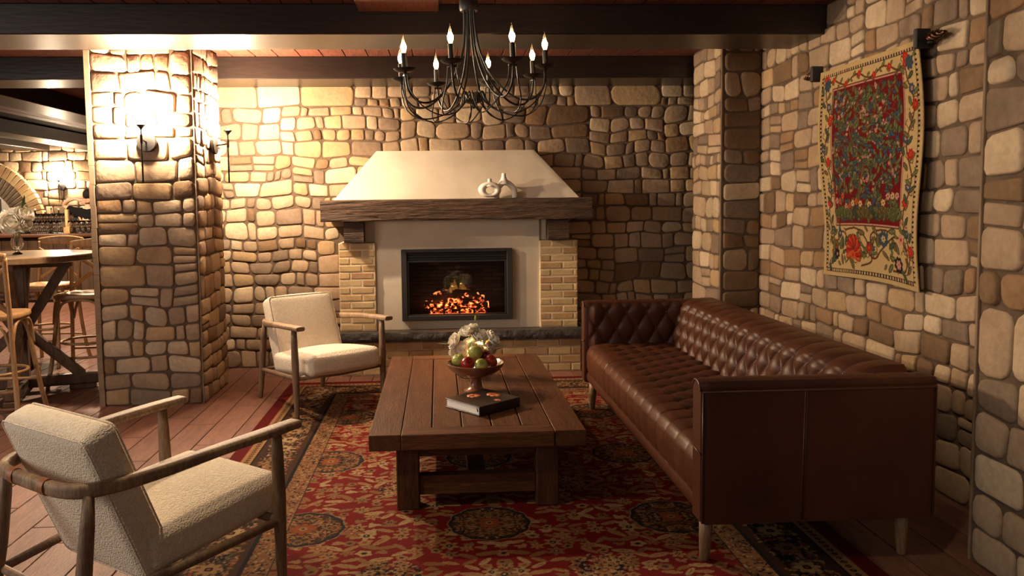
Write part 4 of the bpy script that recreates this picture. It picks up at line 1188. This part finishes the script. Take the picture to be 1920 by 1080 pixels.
fv = T('glass_vase', 'low clear round glass vase behind the footed bowl', 'vase', (.212, 5.02, TZ))
q = MB(); q.lathe([(.002, 0), (.100, 0), (.104, .004), (.104, .11), (.100, .11), (.099, .008), (.002, .008)], 36); q.build('glass_wall', M['glass'], fv, auto=50)
fb = T('rose_bouquet', 'bouquet of ivory roses glowing with fairy lights behind the apples', 'flowers', (.212, 5.02, TZ+.009))
bouquet(fb, ((-.075, -.045, .155, .062, 'petal_blush', (-.35, -.8, .6)), (-.115, .0, .215, .055, 'petal', (-.9, -.2, .5)), (-.035, .0, .275, .048, 'petal', (-.2, -.4, 1)),
             (.045, -.01, .245, .055, 'petal', (.2, -.5, .8)), (.10, -.03, .175, .050, 'petal_blush', (.6, -.6, .5)), (.125, .01, .225, .056, 'petal', (.8, -.2, .6)),
             (.02, -.06, .175, .052, 'petal', (.1, -.9, .5)), (.0, .05, .25, .05, 'petal', (0, .3, 1)), (.05, -.075, .15, .045, 'petal', (.3, -.9, .3)), (-.02, .03, .19, .05, 'petal', (-.3, .6, .8)), (-.12, .03, .15, .045, 'petal', (-.8, .3, .4)), (.11, .06, .18, .05, 'petal', (.8, .5, .4)),
             (.005, .02, .305, .030, 'petal', (.1, 0, 1))), (0, 0, .01),
        ((-.12, -.02, .12, .10, (-1, -.2, .1)), (.12, -.02, .15, .10, (1, -.2, .3)), (.08, -.08, .12, .09, (.8, -.6, -.1)), (.10, -.06, .19, .07, (.9, -.5, .4)), (-.05, -.06, .11, .08, (-.7, -.8, -.2)), (-.14, .0, .20, .09, (-1, -.1, .0)), (.06, -.07, .13, .08, (.5, -.9, .0)), (.0, .04, .2, .12, (.1, .4, 1)), (.14, .02, .17, .08, (1, .1, 0))), 5)
q = MB(); q.tube(bez([(.03, .0, .2), (.035, .0, .3), (.038, .0, .385), (.028, 0, .40), (.02, 0, .375)], 6), .0016, 6); q.build('bud_stem', M['leaf'], fb)
q = MB(); q.lathe([(.001, -.022), (.007, -.014), (.009, 0), (.006, .012), (.001, .016)], 10, (.02, 0, .362)); q.build('flower_bud', M['green_apple'], fb)
M['fairy'] = emit('fairy_light', (1, .62, .18), 30)
rnd = random.Random(4)
for k in range(10):
    q = MB(); q.lathe([(.0005, -.003), (.003, 0), (.0005, .003)], 8, (rnd.uniform(-.06, .09), rnd.uniform(-.075, -.02), rnd.uniform(.12, .22))); q.build('fairy_light', M['fairy'], fb)
lamp('fairy_light_glow', 'POINT', (.25, 4.975, TZ+.20), 2.2, (1, .68, .26), .03)
lamp('fairy_light_glow', 'POINT', (.16, 4.99, TZ+.17), .5, (1, .68, .26), .03)

# ------------------------------------------------------------------ chandelier
def chandelier():
    c = Vector((.19, 4.60, 0)); zt = 2.66
    t = T('candle_chandelier', 'black iron eight-arm candle chandelier hanging above the coffee table', 'chandelier', (.19, 4.60, 2.77))
    t.rotation_euler = (0, -math.radians(2.2), 0); Z = -2.77
    q = MB(); q.lathe([(.002, 2.672+Z), (.048, 2.672+Z), (.054, 2.664+Z), (.054, 2.618+Z), (.050, 2.606+Z), (.046, 2.606+Z), (.002, 2.606+Z)], 28); q.lathe([(.012, 2.672+Z), (.012, 2.77+Z)], 12); q.lathe([(.06, 2.757+Z), (.06, 2.77+Z), (.002, 2.77+Z)], 20)
    q.build('canopy_hub', M['black'], t, auto=40)
    q = MB(); q.lathe([(.006, 2.055+Z), (.010, 2.062+Z), (.004, 2.068+Z), (.007, 2.078+Z), (.04, 2.088+Z), (.062, 2.102+Z), (.058, 2.103+Z), (.03, 2.094+Z), (.002, 2.092+Z)], 24); q.build('centre_bowl', M['black'], t, auto=50)
    M['filament'] = emit('filament_glow', (1, .62, .26), 55)
    R_ = .428
    for k in range(8):
        a = math.radians(28+45*k); X = Matrix.Rotation(a, 4, 'Z')
        q = MB(); q.X = X
        q.tube(bez([(.030, 0, 2.61+Z), (.034, 0, 2.50+Z), (.055, 0, 2.37+Z), (.125, 0, 2.22+Z), (.24, 0, 2.105+Z), (.34, 0, 2.085+Z), (.410, 0, 2.145+Z), (R_, 0, 2.245+Z)], 6), .0062, 8)
        arm = q.build('arm', M['black'], t)
        for sg in (-1, 1):
            q = MB(); q.X = X
            q.tube(bez([(R_-.004, sg*.022, 2.235+Z), (R_-.01, sg*.034, 2.15+Z), (.375, sg*.075, 2.06+Z), (.28, sg*.10, 2.005+Z), (.16, sg*.07, 2.025+Z), (.085, sg*.03, 2.08+Z), (.06, sg*.01, 2.145+Z), (.043, sg*.008, 2.14+Z), (.036, sg*.008, 2.105+Z)], 6), .0040, 6)
            q.build('scroll_wire', M['black'], arm)
        q = MB(); q.X = X
        q.tube([(R_-.004, -.026, 2.232+Z), (R_-.004, .026, 2.232+Z)], .006, 8)
        q.build('clamp', M['black'], arm)
        o = MB().lathe([(.012, .0), (.035, .004), (.052, .012), (.062, .022), (.058, .022), (.03, .010), (.004, .008)], 24).build('drip_pan', M['black'], t, auto=50); o.location = X @ Vector((R_, 0, 2.243+Z))
        o = MB().lathe([(.0155, .0), (.0155, .095), (.011, .096), (.002, .096)], 16).build('candle_sleeve', M['black'], t, auto=50); o.location = X @ Vector((R_, 0, 2.252+Z))
        bl = MB().lathe([(.008, 0), (.011, .008), (.0165, .026), (.0160, .038), (.0095, .062), (.0035, .082), (.0015, .100), (.001, .104)], 16).build('flame_bulb', M['bulbglass'], t); bl.location = X @ Vector((R_, 0, 2.348+Z))
        o = MB().lathe([(.001, .004), (.009, .014), (.0112, .028), (.0085, .046), (.001, .062)], 12).build('filament', M['filament'], bl)
        p = t.matrix_basis @ (X @ Vector((R_, 0, 2.385+Z)))
        lamp('candle_bulb_light', 'POINT', p, 2.6, AMB, .016)
    return t
chandelier()

# ------------------------------------------------------------------ wall sconces
def sconce(label, loc, rz, power, small=False):
    """local: wall plane y=0, the lamp stands out towards -y"""
    t = T('torch_sconce', label, 'wall lamp', loc, rz)
    q = MB(); q.X = Matrix.Rotation(pi/2, 4, 'X'); q.lathe([(.002, .0), (.068, .0), (.072, .004), (.072, .022), (.068, .026), (.002, .026)], 32); q.build('backplate', M['darkiron'], t, auto=40)
    q = MB(); q.tube([(0, -.026, 0), (0, -.115, .012)], .006, 10); q.lathe([(.008, -.03), (.010, -.026), (.010, .03), (.008, .034)], 12, (0, -.118, .012)); q.build('bracket', M['darkiron'], t)
    q = MB(); q.tube([(0, -.118, -.30), (0, -.118, .085)], [.0065, .0055], 10); q.build('rod', M['darkiron'], t)
    q = MB(); q.lathe([(.006, .080), (.010, .090), (.034, .116), (.036, .118), (.033, .118), (.010, .096), (.002, .094)], 20, (0, -.118, 0)); q.build('cup', M['darkiron'], t, auto=50)
    q = MB(); q.lathe([(.001, .098), (.012, .101), (.016, .112), (.011, .124), (.001, .130)], 14, (0, -.118, 0)); q.build('bulb', emit('sconce_bulb', (1, .75, .45), 120), t)
    R_ = Matrix.Rotation(rz, 4, 'Z'); p = Vector(loc)+R_ @ Vector((0, -.118, .178))
    lamp('sconce_light', 'POINT', p, power, WARM, .03)
    return t
sconce('torch wall lamp on the front face of the left stone pillar', (-2.15, 6.056, 1.99), 0, 290)
sconce('torch wall lamp on the shaded right side of the stone pillar', (-1.793, 6.50, 1.995), pi/2, 270)
sconce('distant torch wall lamp on the stone wall behind the bar', (-7.12, 15.48, 1.90), 0, 190)
lamp('sconce_light', 'POINT', (-9.3, 15.3, 2.15), 70, WARM, .05)
lamp('sconce_light', 'POINT', (-5.2, 15.3, 2.15), 70, WARM, .05)
lamp('sconce_light', 'POINT', (-2.72, 6.9, 2.25), 14, WARM, .05)
lamp('fire_glow', 'AREA', (.16, 6.97, .62), 1.5, (1, .35, .1), .5, size_y=.12, aim=(.16, 6, .3))

# ------------------------------------------------------------------ high table, stools
ht = T('high_bar_table', 'round high wooden table with trestle foot left of the stone pillar', 'table', (-3.42, 6.60, 0), .3)
q = MB(); q.lathe([(.002, 1.085), (.585, 1.085), (.60, 1.092), (.60, 1.132), (.592, 1.14), (.002, 1.14)], 64); q.build('table_top', M['bartop'], ht, auto=30)
q = MB(); q.box((0, 0, 1.055), (.80, .09, .055), .004); q.box((0, 0, 1.055), (.09, .80, .055), .004); q.build('top_brace', M['barwood'], ht, smooth=False)
B('post', M['barwood'], (0, 0, .56), (.10, .10, .94), ht)
for k in range(4):
    X = Matrix.Rotation(pi/2*k, 4, 'Z')
    for (p0, p1) in (((.05, 0, .55), (.34, 0, 1.03)), ((.05, 0, .50), (.42, 0, .13))):
        q = MB(); d = Vector(p1)-Vector(p0); q.X = X @ Matrix.Translation((Vector(p0)+Vector(p1))/2) @ d.to_track_quat('X', 'Z').to_matrix().to_4x4(); q.box((0, 0, 0), (d.length+.05, .07, .075), .004); q.build('brace', M['barwood'], ht, smooth=False)
for k in range(2):
    q = MB(); q.X = Matrix.Rotation(pi/2*k, 4, 'Z'); q.box((0, 0, .085), (1.16 if k == 0 else 1.04, .10, .09), .012)
    for s_ in (-1, 1): q.box((s_*.44, 0, .02), (.20, .10, .04), .006)
    q.build('foot', M['barwood'], ht, smooth=False)
def stool(label, loc, rz):
    t = T('cross_back_stool', label, 'bar stool', loc, rz); t.scale = (1.05, 1.05, 1.05); m = M['stoolwood']   # faces +y
    q = MB(); q.rbox((.43, .42, .042), .018, 12, c=(0, 0, .722))
    # round the plan outline
    q.v = [(x*(1-.16*(abs(y)/.21)**3), y*(1-.12*(abs(x)/.21)**3), z) for x, y, z in q.v]
    q.build('seat', m, t)
    for s_ in (-1, 1):
        q = MB(); q.tube(bez([(s_*.235, -.27, 0), (s_*.215, -.225, .2), (s_*.195, -.195, .50), (s_*.190, -.200, .74), (s_*.195, -.235, .95), (s_*.205, -.275, 1.12)], 6), .0165, 10); q.build('leg', m, t)
        q = MB(); q.tube(bez([(s_*.225, .27, 0), (s_*.205, .215, .2), (s_*.18, .165, .50), (s_*.165, .145, .71)], 6), .0165, 10); q.build('leg', m, t)
        q = MB(); q.tube(bez([(s_*.195, .17, .50), (s_*.195, .12, .66), (s_*.19, .0, .695), (s_*.19, -.12, .66), (s_*.19, -.19, .50)], 6), .011, 8); q.build('bent_brace', m, t)
    for (y) in (.165, -.19):
        q = MB(); q.tube(bez([(-.18, y, .50), (-.13, y, .66), (0, y, .695), (.13, y, .66), (.18, y, .50)], 6), .011, 8); q.build('bent_brace', m, t)
    q = MB(); q.tube([(.20*math.cos(2*pi*i/28), .195*math.sin(2*pi*i/28), .34) for i in range(28)], .011, 8, closed=True); q.build('foot_ring', m, t)
    q = MB(); q.tube(bez([(-.21, -.215, .24), (0, -.25, .235), (.21, -.215, .24)], 5), .011, 8); q.build('stretcher', m, t); q = MB(); q.tube(bez([(-.2, .21, .24), (0, .235, .235), (.2, .21, .24)], 5), .011, 8); q.build('stretcher', m, t)
    q = MB(); q.sweep(bez([(-.215, -.272, 1.125), (-.11, -.310, 1.13), (0, -.322, 1.13), (.11, -.310, 1.13), (.215, -.272, 1.125)], 5), .024, [.05+.035*math.sin(pi*i/20) for i in range(21)], 12, 3); q.build('top_rail', m, t)
    for s_ in (-1, 1):
        q = MB(); q.sweep(bez([(-s_*.192, -.235, 1.05), (0, -.262-s_*.008, .92), (s_*.188, -.205, .765)], 8), .010, .034, 8, 4); q.build('cross_slat', m, t)
    return t
stool('honey wood cross-back bar stool at the left edge in front of the high table', (-3.17, 5.74, 0), .12)
stool('honey wood cross-back bar stool partly hidden by the stone pillar', (-3.06, 7.0, 0), math.radians(183))
stool('farther honey wood cross-back bar stool behind the high table', (-3.80, 7.85, 0), math.radians(176))

tv = T('crystal_vase', 'small faceted glass bud vase on the round high table', 'vase', (-3.39, 6.56, 1.14))
q = MB(); q.lathe([(.002, 0), (.036, 0), (.038, .006), (.018, .018), (.014, .03), (.04, .06), (.050, .095), (.040, .13), (.022, .165), (.020, .18), (.027, .20), (.023, .20), (.016, .18), (.018, .165), (.036, .13), (.045, .095), (.035, .062), (.004, .04)], 12); q.build('glass_body', M['glass'], tv, smooth=False)
tf = T('rose_posy', 'posy of pale cream roses in the small glass vase on the high table', 'flowers', (-3.39, 6.56, 1.14))
bouquet(tf, ((0, -.05, .255, .085, 'petal', (0, -1, .35)), (-.085, -.01, .29, .07, 'petal', (-.8, -.5, .5)), (.07, -.005, .32, .07, 'petal', (.7, -.4, .6)), (-.01, .02, .34, .065, 'petal', (-.1, -.1, 1)), (.09, -.03, .25, .05, 'petal', (.9, -.5, .1)), (-.09, .03, .22, .05, 'petal', (-.8, .3, .2))), (0, 0, .06),
        ((-.06, -.03, .22, .1, (-.7, -.4, -.5)), (.05, .0, .36, .12, (.3, 0, 1)), (-.1, 0, .26, .1, (-1, 0, .2)), (.06, -.05, .2, .07, (.6, -.6, -.4))), 50)

# ------------------------------------------------------------------ bar
bc = T('bar_counter', 'dark panelled bar with a polished wooden top in the background', 'bar counter', (-6.6, 13.1, 0))
B('counter_top', M['barcounter'], (0, .05, 1.065), (5.6, .72, .055), bc, b=.012)
cb = B('carcass', M['barfront'], (0, .08, .52), (5.4, .56, 1.03), bc)
for k in range(27): B('front_board', M['barfront'], (-2.6+k*.2, -.215, .53), (.192, .03, .98), cb, b=.006)
B('foot_rail', M['bronze'], (0, -.30, .18), (5.2, .03, .03), bc, b=.012)
bb = T('back_bar', 'low dark back bar cabinet along the far stone wall', 'cabinet', (-6.9, 15.12, 0))
B('cabinet_top', M['barcounter'], (0, 0, 1.17), (4.6, .5, .04), bb); cbx = B('cabinet_body', M['barfront'], (0, .03, .575), (4.5, .42, 1.15), bb)
for k in range(8): 
    d_ = B('door', M['barfront'], (-1.97+k*.56, -.19, .6), (.54, .02, 1.0), cbx); 
    B('handle', M['bronze'], (-1.97+k*.56+.22, -.21, .75), (.02, .02, .12), d_) if False else None
gm = MB(); gm.lathe([(.002, 0), (.036, 0), (.034, .004), (.006, .010), (.005, .075), (.012, .085), (.038, .115), (.043, .150), (.036, .205), (.034, .205), (.040, .150), (.035, .118), (.010, .090), (.002, .088)], 14)
gmesh = gm.mesh('wine_glass', M['glass'])
def wineglass(x, y, z, lab, grp):
    o = bpy.data.objects.new('wine_glass', gmesh); COL.objects.link(o); o.location = (x, y, z); tag(o, lab, 'wine glass', grp)
for r in range(3):
    for k in range(8): wineglass(-6.60+k*.088-.02*r, 12.86+r*.10, 1.0925, 'stemmed wine glass in the long rows on the bar left of the wooden post', 'wine glasses left of the post on the bar')
for r in range(2):
    for k in range(4): wineglass(-5.81+k*.088-.02*r, 12.86+r*.10, 1.0925, 'stemmed wine glass in the short rows on the bar by the pillar', 'wine glasses right of the post on the bar')
# second tier on a raised shelf
rs = T('glass_shelf', 'low wooden riser carrying glasses on the bar counter', 'shelf', (-6.35, 13.345, 1.0925))
B('shelf_board', M['barcounter'], (0, 0, .105), (.80, .18, .012), rs)
for s_ in (-.37, 0, .37): B('shelf_leg', M['barcounter'], (s_, 0, .05), (.012, .14, .10), rs)
for k in range(8):
    for r in range(2): wineglass(-6.66+k*.088, 13.30+r*.09, 1.2045, 'stemmed wine glass on the raised shelf above the bar rows', 'wine glasses on the riser')
po = T('wooden_post', 'small square wooden post standing on the bar between the glasses', 'post', (-5.93, 13.02, 1.0925))
B('post_block', M['stoolwood'], (0, 0, .19), (.05, .05, .38), po); B('post_foot', M['stoolwood'], (0, 0, .05), (.10, .08, .10), po)
bcol = [('amber', glass('amber_glass', (.55, .2, .04))), ('green', glass('green_glass', (.08, .2, .06))), ('dark', glass('dark_glass', (.04, .02, .02))), ('clear', M['glass'])]
lbl = [('cream', mat('cream_label', (.7, .62, .48), .7)), ('white', mat('white_label', (.8, .78, .74), .7)), ('black', mat('black_label', (.03, .03, .03), .6)), ('red', mat('red_label', (.4, .05, .03), .6))]
spec = [('dark', 'white', .30, .036, 'dark bottle with a white label, first on the back bar from the arch'), ('amber', 'cream', .26, .042, 'squat amber bottle with a cream label, second on the back bar'), ('clear', 'cream', .31, .037, 'tall clear bottle with a cream label and pale cap on the back bar'), ('green', 'white', .30, .037, 'green bottle with a white label in the middle of the back bar'),
        ('clear', 'white', .34, .036, 'tallest clear bottle with a white label under the far wall lamp'), ('dark', 'black', .27, .038, 'short dark bottle with a black label on the back bar'), ('amber', 'black', .29, .036, 'slim amber bottle with a black label near the bartender'), ('amber', 'red', .24, .045, 'broad amber bottle with a red label beside the bartender')]
for k, (g_, l_, h_, r_, lab) in enumerate(spec):
    t = T('liquor_bottle', lab, 'bottle', (-7.45+k*.135+(.02 if k % 2 else 0), 15.10+(.05 if k % 3 else 0), 1.19), 0, 'bottles on the back bar')
    MB().lathe([(.002, 0), (r_, 0), (r_, h_*.55), (r_*.8, h_*.66), (.013, h_*.76), (.013, h_*.95)], 14).build('bottle_glass', dict(bcol)[g_], t)
    MB().lathe([(r_+.001, h_*.14), (r_+.001, h_*.46)], 14).build('bottle_label', dict(lbl)[l_], t)
    MB().lathe([(.015, h_*.9), (.015, h_), (.001, h_)], 10).build('bottle_cap', lbl[k % 3][1], t)

# ------------------------------------------------------------------ bartender
def skin_body(name, P, E, R, m, parent, sub=2, roots=(0,)):
    me = bpy.data.meshes.new(name); me.from_pydata(P, E, []); o = bpy.data.objects.new(name, me); COL.objects.link(o)
    md = o.modifiers.new('skin', 'SKIN'); md.use_smooth_shade = True
    sv = me.skin_vertices[0].data
    for i, r in enumerate(R): sv[i].radius = (r, r) if not isinstance(r, tuple) else r
    for i in range(len(P)): sv[i].use_root = i in roots
    s2 = o.modifiers.new('sub', 'SUBSURF'); s2.levels = sub; s2.render_levels = sub
    me.materials.append(m)
    if parent: o.parent = parent
    return o
def bartender():
    t = T('person', 'person in a black tee behind the bar with hands clasped behind the head', 'person', (-5.99, 13.95, 0), 0)
    # facing away from the camera (+y), arms raised, hands at the nape; x is to the viewer's right
    P = [(0, 0, .95), (0, .0, 1.10), (0, .01, 1.27), (0, .0, 1.40), (0, .005, 1.51), (0, .02, 1.585), (0, .03, 1.68), (0, .03, 1.77)]
    R = [.15, .135, .15, .13, .06, .058, .085, .075]
    E = [(0, 1), (1, 2), (2, 3), (3, 4), (4, 5), (5, 6), (6, 7)]
    def ch(start, pts, rad):
        k = start
        for p, r in zip(pts, rad): P.append(p); R.append(r); E.append((k, len(P)-1)); k = len(P)-1
        return k
    for s_ in (-1, 1):
        e = ch(3, [(s_*.16, 0, 1.415), (s_*.28, -.02, 1.46), (s_*.41, .0, 1.545), (s_*.31, -.06, 1.625), (s_*.17, -.085, 1.655), (s_*.10, -.08, 1.625)], [.068, .056, .045, .040, .029, .032])
        for f in range(4): ch(e, [(s_*(.05), -.095, 1.645-.018*f), (s_*(.02), -.088, 1.642-.018*f), (s_*-.005, -.08, 1.638-.018*f)], [.010, .009, .008])
        ch(e, [(s_*.085, -.085, 1.585), (s_*.06, -.085, 1.57)], [.011, .009])
        ch(0, [(s_*.10, 0, .86), (s_*.11, .01, .50), (s_*.11, -.02, .10), (s_*.115, .08, .035), (s_*.12, .15, .03)], [.09, .062, .045, .04, .03])
    b = skin_body('body', P, E, R, M['skin'], t)
    # tee
    P2 = [(0, 0, .93), (0, .0, 1.10), (0, .01, 1.28), (0, 0, 1.415), (0, .005, 1.495)]; R2 = [.165, .152, .168, .155, .082]; E2 = [(0, 1), (1, 2), (2, 3), (3, 4)]
    for s_ in (-1, 1):
        k = 3
        for p, r in (((s_*.16, 0, 1.43), .092), ((s_*.27, -.02, 1.45), .070), ((s_*.365, -.005, 1.515), .058)): P2.append(p); R2.append(r); E2.append((k, len(P2)-1)); k = len(P2)-1
    skin_body('tee_shirt', P2, E2, R2, M['tee'], t)
    P3 = [(0, 0, .93)]; R3 = [.16]; E3 = []
    for s_ in (-1, 1):
        k = 0
        for p, r in (((s_*.10, 0, .84), .105), ((s_*.11, .01, .50), .078), ((s_*.11, -.02, .09), .065)): P3.append(p); R3.append(r); E3.append((k, len(P3)-1)); k = len(P3)-1
    skin_body('trousers', P3, E3, R3, M['trouser'], t)
    q = MB(); rings = []
    for i in range(1, 12):
        a = pi*i/12; rings.append([(.088*math.sin(a)*math.cos(2*pi*j/16), .03+.012*-1+.098*math.sin(a)*math.sin(2*pi*j/16)*(1 if math.sin(2*pi*j/16) < 0 else .72), 1.725+.098*math.cos(a)) for j in range(16)])
    q.loft(rings); q.build('hair', M['hair'], t)
    q = MB()
    for s_ in (-1, 1): q.lathe([(.001, -.004), (.012, -.002), (.014, .002), (.001, .004)], 10, (s_*.034, .112, 1.70))
    q.build('eyes', M['blackmatte'], t)
    q = MB(); q.tube([(0, .11, 1.71), (0, .132, 1.675), (0, .115, 1.665)], [.008, .013, .008], 8); q.build('nose', M['skin'], t)
    q = MB(); q.tube([(-.022, .110, 1.635), (0, .116, 1.633), (.022, .110, 1.635)], [.003, .006, .003], 6); q.build('mouth', M['tan_leather'], t)
    for s_ in (-1, 1):
        q = MB(); q.tube([(s_*.086, .03, 1.715), (s_*.094, .02, 1.70), (s_*.086, .03, 1.665)], [.01, .014, .009], 8); q.build('ear', M['skin'], t)
bartender()
